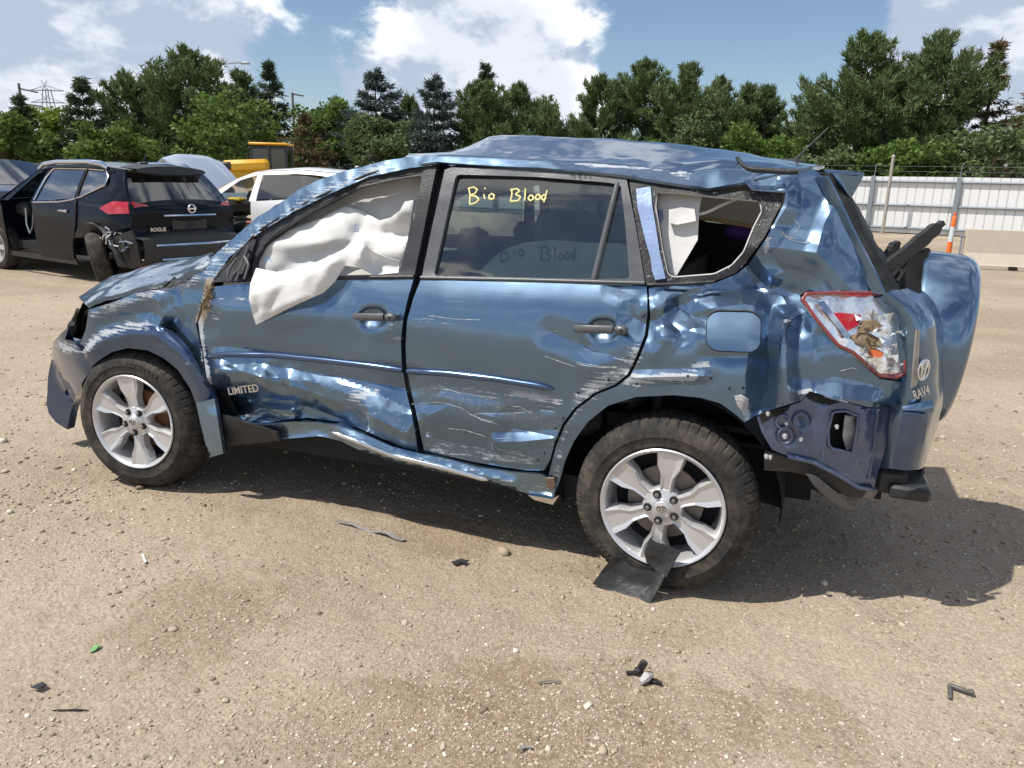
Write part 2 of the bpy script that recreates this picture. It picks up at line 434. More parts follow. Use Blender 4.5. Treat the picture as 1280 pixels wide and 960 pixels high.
# ================================================================== the wrecked car
WID = 1.80
def S0(x, z):
    """depth of the undamaged near flank at length x and height z"""
    x = np.asarray(x, float); z = np.asarray(z, float)
    y = np.full(np.broadcast(x, z).shape, 0.022)
    y = y+0.24*np.clip((-0.12-x)/0.7, 0, None)**2
    y = y+0.30*np.clip((x-2.98)/0.62, 0, None)**2
    y = y+0.13*np.clip((0.72-z)/0.5, 0, None)**2
    y = y+0.086*np.clip((z-0.90)/0.30, 0, 1)**2
    y = y+np.clip(z-1.2, 0, None)*0.345+0.12*np.clip(z-1.5, 0, None)
    return y
def solve(u, v, D=0.0, surf=S0):
    u = np.asarray(u, float); v = np.asarray(v, float); d = rays(u, v)
    ys = np.linspace(-0.25, 0.75, 70); best = np.full(u.shape, 0.3); done = np.zeros(u.shape, bool); prev = None
    for y in ys:
        P = CAM+d*((y-CAM[1])/d[..., 1])[..., None]; f = y-(surf(P[..., 0], P[..., 2])+D)
        if prev is not None:
            c = (~done) & (f >= 0) & (prev < 0)
            best = np.where(c, y-(ys[1]-ys[0])*f/(f-prev+1e-12), best); done |= c
        prev = f
    return CAM+d*((best-CAM[1])/d[..., 1])[..., None]
# --- damage, written down as ridges and hollows: (points, half width, depth, sharpness); + is pushed in
def segdist(U, V, pts):
    d = np.full(U.shape, 1e9)
    for (a, b), (c, e) in zip(pts[:-1], pts[1:]):
        t = np.clip(((U-a)*(c-a)+(V-b)*(e-b))/((c-a)**2+(e-b)**2+1e-9), 0, 1)
        d = np.minimum(d, np.hypot(U-a-t*(c-a), V-b-t*(e-b)))
    return d
DENTS = [
    # front wing
    ([(150, 395), (190, 390)], 20, 0.028, 2), ([(198, 378), (205, 395), (196, 410)], 9, -0.024, 2), ([(226, 368), (234, 402)], 26, 0.036, 2), ([(215, 384), (245, 378)], 12, -.008, 2),
    ([(210, 412), (240, 440)], 12, 0.016, 2), ([(118, 395), (150, 382), (210, 366), (245, 350)], 12, -0.014, 1),
    # front door
    ([(268, 388), (330, 386), (420, 392)], 20, -0.010, 1), ([(258, 456), (330, 455), (420, 470), (510, 486)], 19, 0.026, 2),
    ([(276, 461), (300, 463), (340, 475), (390, 490), (440, 508), (505, 540)], 17, -0.040, 2), ([(282, 496), (335, 503), (385, 508), (430, 525)], 19, 0.055, 2),
    ([(300, 521), (330, 511), (365, 514)], 8, -0.040, 2), ([(270, 503), (300, 513)], 10, 0.05, 2), ([(275, 462), (287, 470), (292, 490)], 8, -0.022, 2),
    ([(455, 420), (490, 425)], 25, 0.006, 1), ([(345, 466), (352, 482)], 8, 0.012, 2), ([(375, 474), (388, 492)], 9, 0.012, 2), ([(316, 462), (330, 476)], 7, -.010, 2), ([(420, 478), (470, 492)], 14, -.008, 2),
    # rear door
    ([(560, 372), (760, 378)], 24, -0.008, 1), ([(520, 470), (600, 486), (690, 500)], 40, 0.020, 1), ([(792, 396), (806, 405)], 14, 0.024, 2),
    ([(640, 535), (690, 545)], 16, 0.016, 2), ([(620, 552), (650, 552), (690, 548)], 7, -0.014, 2), ([(690, 416), (745, 438), (790, 452)], 15, 0.012, 2),
    ([(740, 458), (790, 445)], 16, -0.014, 2), ([(535, 520), (560, 508), (620, 522)], 12, -0.012, 2), ([(530, 545), (600, 560)], 12, 0.016, 2), ([(775, 363), (800, 372)], 14, 0.014, 2),
    ([(512, 506), (560, 506), (590, 517), (690, 513)], 6, 0.006, 2), ([(770, 372), (806, 384)], 10, -.006, 2),
    # quarter panel
    ([(872, 368), (930, 361), (985, 371)], 34, 0.050, 2), ([(955, 352), (1000, 369), (1010, 371)], 40, 0.040, 2), ([(950, 308), (985, 311), (1022, 316), (1056, 352)], 16, -0.016, 2),
    ([(955, 300), (968, 283), (984, 256), (984, 238)], 11, -0.024, 2), ([(884, 386), (930, 380), (962, 386)], 14, -0.018, 2),
    ([(813, 388), (838, 373), (870, 359)], 8, -0.016, 2), ([(838, 402), (850, 414)], 12, 0.018, 2), ([(830, 420), (852, 414), (878, 409)], 8, -0.012, 2), ([(848, 384), (868, 396), (880, 400)], 11, 0.022, 2), ([(820, 440), (836, 424)], 10, -.010, 2),
    ([(964, 385), (957, 425), (952, 470), (950, 512)], 12, 0.052, 2), ([(983, 400), (976, 440), (980, 503)], 12, -0.042, 2), ([(998, 402), (999, 450), (1003, 495)], 10, 0.020, 2),
    ([(1022, 440), (1018, 490)], 22, 0.026, 2), ([(990, 398), (1006, 390), (1022, 402)], 10, -0.020, 2), ([(942, 312), (952, 330), (966, 345)], 9, -0.026, 2), ([(932, 335), (945, 355)], 12, .02, 2),
    ([(1008, 262), (990, 286)], 26, 0.016, 2), ([(1044, 252), (1030, 280), (1020, 318)], 9, -0.010, 2), ([(1050, 255), (1074, 330)], 9, -0.010, 2), ([(1000, 232), (1028, 246)], 16, 0.010, 2),
    ([(928, 222), (936, 236)], 8, -0.018, 2), ([(938, 236), (980, 238)], 8, -.012, 2), ([(860, 470), (920, 450)], 26, 0.008, 1), ([(790, 472), (880, 470)], 6, -0.012, 2),
    ([(1000, 492), (1090, 502)], 11, -0.022, 2), ([(1040, 470), (1090, 480)], 16, .010, 2),
    ([(463, 397), (470, 397)], 11, 0.030, 1), ([(750, 412), (758, 412)], 11, 0.030, 1),
    ([(880, 446), (955, 446)], 6, 0.010, 0), ([(958, 390), (955, 440)], 5, -0.012, 0),
]
def D(U, V):
    U = np.asarray(U, float); V = np.asarray(V, float); out = np.zeros(U.shape)
    for pts, w, a, k in DENTS:
        d = segdist(U, V, pts)/w
        out = out+a*(np.exp(-d*d) if k == 1 else (1.2*np.clip(1-d*.6, 0, 1) if k == 2 else np.exp(-1.6*d)*(1+1.6*d)*0.9))
    return out
# --- scrapes (wear) and mud (dirt) painted in strokes: (points, radius, strength)
WEAR = [
    ([(118, 392), (170, 372), (235, 352), (255, 340)], 9, .72), ([(106, 438), (125, 418), (160, 407), (185, 408)], 7, .85), ([(200, 430), (235, 455)], 5, .5),
    ([(75, 432), (92, 438)], 7, .85), ([(62, 470), (75, 520)], 5, .35), ([(265, 345), (330, 285), (400, 240), (480, 210)], 12, .62), ([(250, 335), (285, 315)], 10, .7),
    ([(250, 400), (254, 440), (262, 480)], 4, 1.0), ([(262, 372), (330, 372)], 12, .45), ([(260, 400), (275, 392)], 8, .5), ([(440, 497), (470, 492)], 8, .75), ([(420, 470), (500, 500)], 20, .38), ([(450, 520), (515, 540)], 18, .45),
    ([(310, 520), (365, 520)], 8, .6), ([(488, 405), (500, 425)], 9, .55), ([(520, 402), (570, 400)], 12, .45), ([(540, 480), (690, 510)], 22, .42), ([(640, 490), (700, 502)], 6, .8),
    ([(530, 560), (660, 575)], 14, .6), ([(720, 505), (745, 480), (785, 462), (795, 440)], 13, .7), ([(690, 420), (780, 455)], 10, .4), ([(700, 520), (690, 560)], 8, .5),
    ([(785, 476), (820, 472), (865, 470)], 8, .85), ([(868, 458), (884, 456)], 5, .9), ([(785, 465), (795, 480)], 8, .75), ([(980, 402), (990, 400)], 5, .8), ([(960, 300), (958, 312)], 6, .8),
    ([(980, 300), (1010, 295)], 14, .35), ([(1000, 492), (1012, 488)], 4, .9), ([(1050, 492), (1085, 498)], 4, .55), ([(272, 535), (420, 538)], 14, .4), ([(500, 575), (690, 612)], 10, .5),
    ([(720, 205), (780, 208), (860, 216)], 2.5, .8), ([(840, 216), (862, 220)], 5, .8), ([(1000, 580), (1060, 600)], 8, .8), ([(640, 205), (690, 203)], 3, .4), ([(925, 500), (935, 520)], 6, .9), ([(720, 512), (700, 560), (695, 600)], 5, .6)]
DIRT = [
    ([(262, 352), (258, 380), (250, 400)], 5, 1.2), ([(270, 500), (300, 520)], 14, .3), ([(280, 540), (340, 545)], 14, .3), ([(790, 470), (845, 470)], 8, .35), ([(735, 490), (790, 455)], 12, .4),
    ([(520, 520), (545, 560)], 10, .4), ([(976, 402), (978, 412)], 6, .4), ([(520, 480), (690, 530)], 26, .35), ([(700, 470), (900, 486)], 9, .3), ([(985, 420), (985, 500)], 14, .3), ([(970, 590), (1060, 608)], 10, .8), ([(830, 480), (930, 500)], 9, .2)]
def stroke_field(S, U, V):
    U = np.asarray(U, float); V = np.asarray(V, float); out = np.zeros(U.shape)
    for pts, r, a in S:
        out = np.maximum(out, a*np.exp(-(segdist(U, V, pts)/r)**2*0.7))
    return out
CREASE = [([(275, 460), (340, 478), (420, 505), (505, 545)], 34, 1.0), ([(285, 515), (360, 520)], 14, 1.4), ([(820, 380), (870, 400), (850, 430)], 40, .7), ([(890, 365), (1000, 372)], 30, 1.0), ([(965, 400), (965, 500)], 26, .9),
          ([(940, 300), (1000, 300), (1040, 330)], 30, .6), ([(1000, 440), (1090, 490)], 30, .6), ([(930, 225), (985, 240)], 22, 1.0), ([(150, 390), (245, 390)], 30, .9), ([(225, 350), (255, 345)], 24, 1.0), ([(790, 380), (806, 430), (780, 470)], 18, .9), ([(640, 540), (690, 555)], 24, .8), ([(520, 520), (560, 560)], 22, .7), ([(1000, 250), (1070, 320)], 22, .6)]
CARLOC = (1.3, 0.9, 0.0)
CARP = Vector(CARLOC)
suv = empty('wrecked_suv', CARLOC)
tag(suv, 'crumpled blue SUV with dented scraped flank, hanging white airbags and a tail-mounted spare wheel', 'car')
def own(V): return np.asarray(V, float)-np.array(CARLOC)
def nzv(P, s, o): return np.array([nz(p, s, o) for p in P])
def facets(P, seed, f):
    """crumpled sheet: flat facets between sharp folds (zig-zags along several directions)"""
    P = np.asarray(P, float); r_ = np.random.default_rng(int(abs(seed)*100)+17); wv = np.stack([nzv(P, f*.28, seed+k) for k in (1, 2, 3)], 1); Q = P+wv*.55/f; out = np.zeros(len(P))
    for k in range(4):
        d = r_.normal(0, 1, 3); d[1] *= .3; d /= np.linalg.norm(d); t = (Q@d)*f*r_.uniform(.5, 1.3)*1.3+r_.uniform(0, 9); out += r_.uniform(.5, 1)*(np.abs(np.mod(t, 2)-1)-.5)
    return out*.55
def panel(name, poly, mat, parent=suv, step=6.0, holes=(), off=0.0, thick=0.02, dent=1.0, rough=0.0025, surf=S0, rnd=0, sharp=55, seed=0.0, extra=None, crumple=0.0, mirror=False):
    """a pressed panel: outline and holes on the flank, bent by the damage, with a folded edge"""
    if rnd: poly = round_poly(poly, rnd)
    holes = [round_corners(h, 5) for h in holes]
    P, T = tri_poly(poly, step, holes, [d[0] for d in DENTS if d[3] == 2] if dent >= .9 and step < 4 else ()); U, V = P[:, 0], P[:, 1]
    dd = off+dent*D(U, V)
    if extra is not None: dd = dd+extra(U, V)
    X = solve(U, V, dd, surf)
    if dent >= .9 and rough:     # folded sheet: ridged creases where the blow landed
        dd = dd-stroke_field(CREASE, U, V)*.020*facets(X, 31+seed, 6.0); X = solve(U, V, dd, surf)
    if rough or crumple:
        n = nzv(X, 7.0, seed)*rough+nzv(X, 16.0, seed+4)*rough*.5
        if crumple: n = n+crumple*(facets(X, seed, 9.0)+.5*facets(X, seed+5, 21.0))*.7
        X = solve(U, V, dd+n, surf)
    # faces towards the viewer
    a = X[T[0][1]]-X[T[0][0]]; b = X[T[0][2]]-X[T[0][0]]
    if np.dot(np.cross(a, b), CAM-X[T[0][0]]) < 0: T = T[:, ::-1]
    F = T.tolist(); Vt = X.tolist()
    wear = stroke_field(WEAR, U, V); dirt = stroke_field(DIRT, U, V)
    if thick:
        m = {}
        for i, j in boundary(T):
            for k in (i, j):
                if k not in m:
                    m[k] = len(Vt); Vt.append((X[k]+np.array([0, thick, 0])).tolist()); wear = np.append(wear, wear[k]); dirt = np.append(dirt, dirt[k])
            F.append([j, i, m[i], m[j]])
    Vt = np.array(Vt)
    if mirror: Vt[:, 1] = WID-Vt[:, 1]; F = [f[::-1] for f in F]
    return mesh(name, own(Vt) if parent is suv else own(Vt), F, mat, parent, True, sharp, {'wear': wear, 'dirt': dirt})
def child(o, parent):
    o.parent = parent; return o
def sp(u, v, off=0.0, dent=1.0, surf=S0):
    u = np.array([u], float); v = np.array([v], float)
    return solve(u, v, off+dent*D(u, v), surf)[0]
def pxline(pts, off=0.0, dent=1.0, n=0, surf=S0):
    P = np.array(pts, float)
    if n: P = resample(P, n)
    return solve(P[:, 0], P[:, 1], off+dent*D(P[:, 0], P[:, 1]), surf)
def strip(name, pts, r, mat, parent=suv, off=0.0, n=30, sides=8, dent=1.0, flat=1.0, surf=S0):
    P = own(pxline(pts, off, dent, n, surf)); b = MB(); b.tube(P, r, sides); return b.build(name, mat, parent, True, 50)

# ---------------------------------------------------------------- outlines (pixels of the photograph, near flank)
BUMPER = [(86, 408), (77, 416), (67, 427), (64, 450), (60, 470), (59, 492), (58, 505), (61, 517), (70, 528), (84, 537), (88, 516), (95, 494), (104, 476), (116, 460), (108, 447), (100, 436), (92, 427), (81, 424)]
FENDER = [(111, 387), (140, 378), (170, 366), (200, 361), (232, 350), (256, 338), (268, 345), (262, 360), (250, 385), (245, 405), (248, 425), (252, 440), (255, 467), (266, 496), (256, 486), (240, 455), (222, 430), (205, 418), (180, 410), (155, 411), (130, 420), (112, 436), (100, 430), (107, 412)]
FLARE = [(104, 438), (112, 424), (128, 412), (145, 406), (165, 404), (190, 407), (210, 416), (230, 437), (247, 467), (262, 490), (267, 500), (272, 530), (279, 566), (262, 571), (255, 545), (246, 508), (238, 486), (222, 462), (205, 448), (185, 438), (160, 435), (140, 440), (124, 450), (115, 458), (107, 449)]
FDOOR = [(269, 358), (290, 356), (320, 353), (430, 349), (517, 348), (510, 372), (504, 398), (501, 425), (502, 455), (508, 490), (515, 520), (520, 548), (522, 564), (505, 560), (480, 549), (450, 536), (420, 527), (385, 522), (357, 525), (330, 529), (307, 528), (290, 512), (268, 497), (258, 470), (254, 440), (250, 420), (248, 403), (254, 385), (264, 365)]
ROCKER = [(272, 519), (300, 528), (330, 531), (365, 527), (395, 528), (420, 532), (450, 541), (490, 558), (520, 566), (560, 574), (595, 584), (640, 590), (675, 593), (686, 598), (694, 612), (692, 622), (660, 617), (620, 606), (560, 593), (490, 577), (452, 564), (425, 551), (400, 545), (350, 549), (287, 556), (275, 546)]
RDOOR = [(526, 350), (660, 353), (808, 358), (809, 372), (809, 395), (806, 418), (796, 444), (784, 468), (768, 481), (743, 491), (718, 510), (703, 530), (693, 554), (688, 574), (680, 588), (660, 588), (625, 583), (590, 577), (560, 570), (530, 563), (526, 545), (519, 510), (512, 480), (508, 455), (507, 430), (509, 400), (517, 372)]
QUARTER = [(811, 360), (850, 356), (893, 354), (922, 342), (936, 330), (958, 298), (979, 256), (982, 241), (940, 238), (930, 226), (960, 216), (990, 214), (1017, 211), (1028, 221), (1044, 252), (1060, 290), (1079, 325), (1095, 363), (1050, 364), (1008, 364), (1000, 369), (1001, 378), (1021, 404), (1047, 435), (1065, 444), (1082, 459), (1100, 474), (1122, 477), (1131, 478), (1132, 504), (1087, 509), (1042, 497), (1012, 489), (1000, 501), (967, 511), (942, 521), (931, 528), (917, 516), (900, 504), (875, 497), (842, 494), (795, 496), (760, 507), (735, 527), (717, 552), (706, 577), (700, 600), (695, 613), (685, 598), (690, 577), (696, 555), (706, 532), (721, 512), (746, 493), (771, 483), (788, 470), (800, 445), (810, 420), (813, 397)]
GASKET = [(786, 224), (830, 230), (887, 238), (935, 239), (979, 242), (976, 256), (955, 297), (931, 330), (920, 341), (890, 353), (850, 355), (808, 357), (800, 310)]
GHOLE = [(821, 240), (850, 241), (893, 246), (950, 251), (953, 264), (942, 285), (930, 315), (915, 332), (893, 343), (842, 347), (834, 343), (827, 310), (819, 258)]
BPIL = [(795, 236), (813, 233), (815, 256), (820, 285), (825, 318), (832, 348), (819, 350), (815, 338), (813, 322), (808, 305), (803, 285), (797, 260)]
FFRAME = [(262, 353), (285, 322), (322, 291), (365, 264), (415, 240), (460, 220), (510, 210), (546, 206), (537, 250), (528, 295), (517, 348), (430, 349), (320, 353)]
FHOLE = [(316, 346), (316, 328), (326, 313), (340, 298), (390, 265), (450, 234), (490, 225), (528, 219), (520, 260), (498, 344), (430, 345), (350, 348)]
RFRAME = [(556, 212), (565, 209), (670, 212), (770, 220), (783, 223), (795, 285), (806, 353), (660, 350), (527, 346), (540, 284)]
RHOLE = [(570, 218), (670, 221), (758, 228), (770, 230), (776, 232), (782, 285), (787, 349), (741, 349), (640, 347), (542, 345)]
# ---------------------------------------------------------------- near flank
front_wing = panel('front_fender', FENDER, BLUE, step=3.0, rough=.002, seed=1, sharp=13)
flare = panel('wheel_arch_flare', FLARE, FLAREM, step=4.5, off=-0.014, thick=.035, dent=.3, seed=2, extra=lambda U, V: -.024*np.exp(-(segdist(U, V, [(110, 441), (132, 426), (165, 417), (197, 421), (222, 438), (242, 466), (256, 500), (268, 545)])/11)**2))
bumper = panel('front_bumper', BUMPER, FLAREM, step=5, off=-0.01, thick=.05, rough=.004, seed=3, crumple=.010)
fdoor = panel('front_door', FDOOR, BLUE, step=2.8, thick=.03, seed=4, rough=.0015, sharp=13)
rdoor = panel('rear_door', RDOOR, BLUE, step=3.0, thick=.03, seed=5, rough=.0013, sharp=13)
quarter = panel('rear_quarter_panel', QUARTER, BLUE, step=2.8, thick=.025, seed=6, rough=.0018, sharp=13)
rocker = panel('sill_panel', ROCKER, SCUFF, step=4.5, thick=.09, seed=7, rough=.006, off=-.015, dent=.35,
               extra=lambda U, V: 0.03*np.exp(-(segdist(U, V, [(300, 545), (400, 536), (420, 545)])/9)**2)-0.03*np.exp(-(segdist(U, V, [(420, 541), (490, 568), (560, 586), (640, 604)])/7)**2))
panel('sill_end_trim', [(660, 619), (690, 624), (699, 619), (691, 631), (668, 625)], CHROME, step=5, off=-.03, thick=.02, dent=0)
strip('sill_brightwork', [(415, 540), (450, 553), (490, 569), (560, 586), (610, 600)], [.004]+[.011]*14+[.012]*14+[.005], CHROME, off=-.046, n=30, dent=.3)
gask = panel('window_surround', GASKET, CRUMBS, holes=[GHOLE], step=5, thick=.05, dent=.35, off=.012, crumple=.006, seed=8)
panel('exposed_pillar', BPIL, BLUEIN, step=5, thick=.01, dent=.3, off=.002, seed=9).data.materials[0] = plain('pale_blue_metal', (0.27, 0.36, 0.56), 0.35, 0.3, 0.15, 20, 0.2, 60)
strip('seal_lip', GHOLE+GHOLE[:1], .005, HEADL, gask, off=.02, n=90, dent=.35, sides=6)
ff = panel('window_frame', FFRAME, TRIM, fdoor, holes=[FHOLE], step=6, thick=.04, dent=0, off=.004, seed=10)
rf = panel('window_frame', RFRAME, TRIMG, rdoor, holes=[RHOLE], step=6, thick=.04, dent=0, off=.004, seed=11)
strip('belt_molding', [(318, 351), (420, 347), (517, 346)], .008, TRIM, fdoor, off=-.004, dent=0)
strip('belt_molding', [(526, 347), (660, 350), (806, 354)], .008, TRIMG, rdoor, off=-.004, dent=0)
strip('belt_molding', [(809, 356), (850, 355), (893, 352)], .006, TRIM, quarter, off=-.004, dent=.3)
strip('window_channel', [(772, 229), (758, 285), (742, 350)], .012, TRIMG, rdoor, off=.012, dent=0)
strip('window_run', [(330, 308), (345, 293), (392, 262), (452, 231), (490, 222), (529, 216)], .010, RUBBER, fdoor, off=.012, dent=0)
strip('gutter_seal', [(268, 350), (322, 290), (366, 262), (416, 238), (462, 217), (512, 208), (546, 205)], .007, RUBBER, fdoor, off=-.006, dent=0)
win = panel('window_glass', [(570, 218), (670, 221), (768, 229), (741, 349), (640, 347), (542, 345)], GLASS, rdoor, step=14, dent=0, off=.024, thick=.004, rough=.0006)
panel('quarter_glass', [(774, 231), (777, 232), (782, 285), (787, 349), (743, 349)], GLASS, rdoor, step=12, dent=0, off=.024, thick=.004, rough=.0006)
panel('torn_sill_cover', [(272, 517), (298, 526), (322, 533), (345, 541), (350, 551), (318, 555), (288, 557), (274, 547)], PLAST, step=5, off=-.03, dent=.2, thick=.02, crumple=.008, seed=19)
panel('arch_flare_end', [(245, 504), (268, 498), (273, 530), (279, 567), (262, 572), (254, 545)], SCUFF, flare, step=4, off=-.042, thick=.02, dent=.2, rough=.004, crumple=.006, seed=18, extra=lambda U, V: -(V-505)*.0009)  # paler blue and upward tilt stand in for the flare's sky reflection
# rub strips on the doors
strip('side_molding', [(256, 447), (280, 443), (340, 444), (400, 450), (460, 457), (503, 463)], [.004]+[.014]*28+[.011], FLAREM, fdoor, off=-.006, n=30)
strip('side_molding', [(509, 464), (560, 467), (620, 474), (670, 482), (692, 487)], [.011]+[.014]*27+[.010, .003], FLAREM, rdoor, off=-.006, n=30)
# door handles: bowl, grip and key cap
def handle(u0, v0, u1, v1, parent):
    A = own([sp(u0, v0, -.034, 0)])[0]; B_ = own([sp(u1, v1, -.034, 0)])[0]; dx = (B_-A)
    ts = np.linspace(0, .74, 9)
    pts = [A+dx*t+np.array([0, .028*(abs(2*t-1))**4, 0]) for t in ts]
    b = MB(); n = 10
    for p in pts:
        for k in range(n):
            a = 2*math.pi*k/n; b.V.append((p[0], p[1]+.009*math.cos(a), p[2]+.0165*math.sin(a)*(0.8 if p is pts[0] else 1)))
    for i in range(len(pts)-1):
        for k in range(n): b.F.append((i*n+k, i*n+(k+1) % n, (i+1)*n+(k+1) % n, (i+1)*n+k))
    b.F += [tuple(range(n)), tuple((len(pts)-1)*n+k for k in range(n-1, -1, -1))]
    b.build('handle', TRIMG, parent, True, 50)
    c = MB(); c.box(A+dx*.88+np.array([0, .008, 0]), (abs(dx[0])*.25, .034, .036), bev=.011); c.build('key_cap', TRIMG, parent, True, 50)
    s = MB(); s.tube([A+dx*.9+np.array([0, -.014, 0]), A+dx*.9+np.array([0, .0, 0])], .0055, 10); s.build('lock_cylinder', RUBBER, parent)
handle(438, 396, 494, 397, fdoor)
handle(715, 411, 784, 413, rdoor)
# fuel flap with its shut line
FLAP = [(893, 388), (941, 389), (951, 398), (950, 432), (941, 440), (892, 438), (883, 429), (884, 397)]
panel('fuel_flap', round_corners(FLAP, 8), BLUE, quarter, step=7, off=-.014, thick=.018, dent=.12, rough=.0008, extra=lambda U, V: -(V-415)*.0005)
strip('shut_line', round_corners(FLAP, 8).tolist()+[round_corners(FLAP, 8)[0].tolist()], .004, RUBBER, quarter, off=-.002, n=60, dent=.12, sides=6)
# dark shut faces behind the gaps between the doors
def blackband(name, L_, R_, off, mat=DARK):
    return loft(name, [own(pxline(L_, off, 0, 20)), own(pxline(R_, off, 0, 20))], mat, suv, 20, 2)
blackband('door_jamb', [(540, 204), (528, 260), (508, 350), (496, 400), (496, 450), (506, 500), (512, 560)], [(562, 206), (550, 260), (532, 350), (514, 400), (514, 450), (522, 500), (534, 575)], .05, RUBBER)
blackband('door_jamb', [(800, 340), (804, 400), (790, 450), (735, 486), (705, 515), (680, 570), (670, 600)], [(820, 340), (820, 400), (806, 450), (760, 500), (720, 535), (700, 580), (690, 600)], .05, RUBBER)
blackband('door_jamb', [(258, 345), (240, 385), (236, 420), (244, 460), (258, 500), (268, 530)], [(285, 345), (262, 385), (258, 420), (266, 460), (290, 500), (310, 540)], .055, RUBBER)
# scratch lines gouged through the paint
SCR = [[(528, 506), (548, 503), (565, 505), (578, 511), (590, 519), (600, 517), (620, 517), (648, 517), (668, 515)], [(588, 518), (602, 524), (620, 528)], [(560, 536), (580, 537), (594, 541), (608, 545)], [(620, 548), (640, 549), (655, 551), (668, 554)],
       [(655, 488), (672, 492), (690, 498), (704, 503)], [(640, 489), (660, 494), (680, 501)], [(540, 480), (570, 490), (610, 497)], [(640, 508), (650, 510), (665, 516)], [(680, 444), (700, 452), (720, 458)], [(720, 455), (750, 458), (772, 460)],
       [(768, 447), (782, 452), (790, 458)], [(622, 561), (640, 564), (660, 570)], [(420, 462), (440, 468)], [(470, 480), (500, 490), (512, 489)], [(448, 505), (470, 510), (500, 520)], [(514, 506), (530, 506)],
       [(977, 296), (990, 302), (1005, 305), (1018, 298), (1022, 288)], [(978, 290), (986, 298), (996, 300)], [(992, 276), (1000, 284), (996, 292)], [(1052, 492), (1066, 491), (1078, 497), (1086, 494)], [(845, 466), (856, 474), (866, 482)], [(838, 468), (850, 477), (858, 484)], [(830, 470), (842, 479)],
       [(1050, 464), (1066, 460), (1072, 462)], [(536, 395), (570, 399), (600, 398)], [(210, 432), (222, 440), (238, 450)]]
b = MB()
for q, s in enumerate(SCR):
    for cpy in range(2 if q % 4 == 1 else 1):
        P = own(pxline(np.array(s)+cpy*rng.uniform(-4, 4, 2)+rng.normal(0, 1.0, (len(s), 2)), -.0005, 1, 18)); n = len(P)
        b.tube(P, np.r_[.0004, np.abs(rng.normal(.0006, .0004, n-2))+.0002, .0002].tolist(), 5)
sc_ = b.build('scratch_marks', plain('bare_scratch', (.50, .50, .50), .6, .1, .3, 60), suv); sc_['kind'] = 'stuff'
# raised script on the front door
def text(name, body, size, mat, parent, origin, xdir, zdir, ext=.002, shear=0.0, sx=1.0):
    cu = bpy.data.curves.new(name, 'FONT'); cu.body = body; cu.size = size; cu.extrude = ext; cu.align_x = 'CENTER'; cu.align_y = 'CENTER'; cu.shear = shear; cu.offset = size*.012
    o = bpy.data.objects.new(name, cu); COL.objects.link(o); dg = bpy.context.evaluated_depsgraph_get(); dg.update()
    me = bpy.data.meshes.new_from_object(o.evaluated_get(dg)); bpy.data.objects.remove(o)
    X = Vector(xdir).normalized(); Z = Vector(zdir); Z = (Z-X*Z.dot(X)).normalized(); Y = Z.cross(X)
    M = Matrix(((X.x*sx, Z.x, -Y.x, origin[0]), (X.y*sx, Z.y, -Y.y, origin[1]), (X.z*sx, Z.z, -Y.z, origin[2]), (0, 0, 0, 1)))
    me.transform(M); me.name = name; me.materials.clear(); me.materials.append(mat)
    o = bpy.data.objects.new(name, me); COL.objects.link(o); o.parent = parent; return o
a = own([sp(286, 489, -.004)])[0]; c = own([sp(328, 484, -.004)])[0]
text('badge_lettering', 'LIMITED', .050, CHROME, fdoor, (a+c)/2+np.array([0, -.012, 0]), c-a, (0, 0, 1), .004, 0, np.linalg.norm(c-a)/.1975)
# handwriting on the rear window
INK = [[(586, 235), (588, 245), (587, 255)], [(585, 236), (592, 234), (597, 237), (594, 242), (588, 244), (596, 246), (599, 250), (594, 254), (587, 256)], [(605, 243), (606, 249)], [(606, 235), (606.6, 236.5)], [(615, 242), (611, 245), (612, 249), (617, 249), (618, 244), (614, 242)],
       [(640, 236), (640, 244), (638, 252)], [(638, 238), (646, 236), (650, 239), (644, 243), (651, 246), (648, 251), (639, 252)], [(657, 236), (656, 251)], [(663, 244), (660, 248), (663, 251), (667, 249), (666, 245), (663, 244)], [(672, 243), (669, 247), (671, 250), (675, 249), (675, 244), (672, 243)], [(681, 243), (677, 246), (678, 250), (682, 249), (682, 244)], [(684, 238), (682, 246), (680, 253)]]
for word in (INK[:5], INK[5:]):
    b = MB()
    for s in word: b.tube(own(pxline(s, .021, 0, 4*len(s))), .0036, 6)
    o = b.build('handwritten_word', YMARK, win); o['kind'] = 'stuff'
b = MB()
for k, s in enumerate([[(711, 218), (716, 216), (714, 221)], [(718, 217), (718, 222)], [(722, 217), (726, 218), (722, 221), (727, 222)], [(731, 217), (730, 222), (734, 219)], [(738, 218), (737, 223)]]): b.tube(own(pxline(s, -.002, 0, 8)), .0012, 5)
b.build('scribble', RUBBER, rf)

# mirror base left on the door
MIR = [(264, 353), (278, 332), (296, 314), (316, 299), (320, 300), (310, 330), (304, 351)]
mb_ = panel('mirror_base', MIR, TRIM, fdoor, step=6, off=-.012, dent=0, thick=.05, crumple=.012, seed=13)
panel('mirror_socket', [(294, 325), (308, 312), (312, 318), (303, 342), (292, 347)], RUBBER, fdoor, step=6, off=-.03, dent=0, thick=.03, crumple=.02, seed=14)
b = MB()
for k, ln in enumerate([[(296, 322), (288, 335), (284, 346)], [(311, 307), (302, 330), (296, 350)], [(300, 335), (292, 343)], [(305, 320), (311, 330), (305, 349)]]): b.tube(own(pxline(ln, -.034-.003*k, 0, 8)), .006, 6)
b.build('mirror_wiring', TRIMG, fdoor)
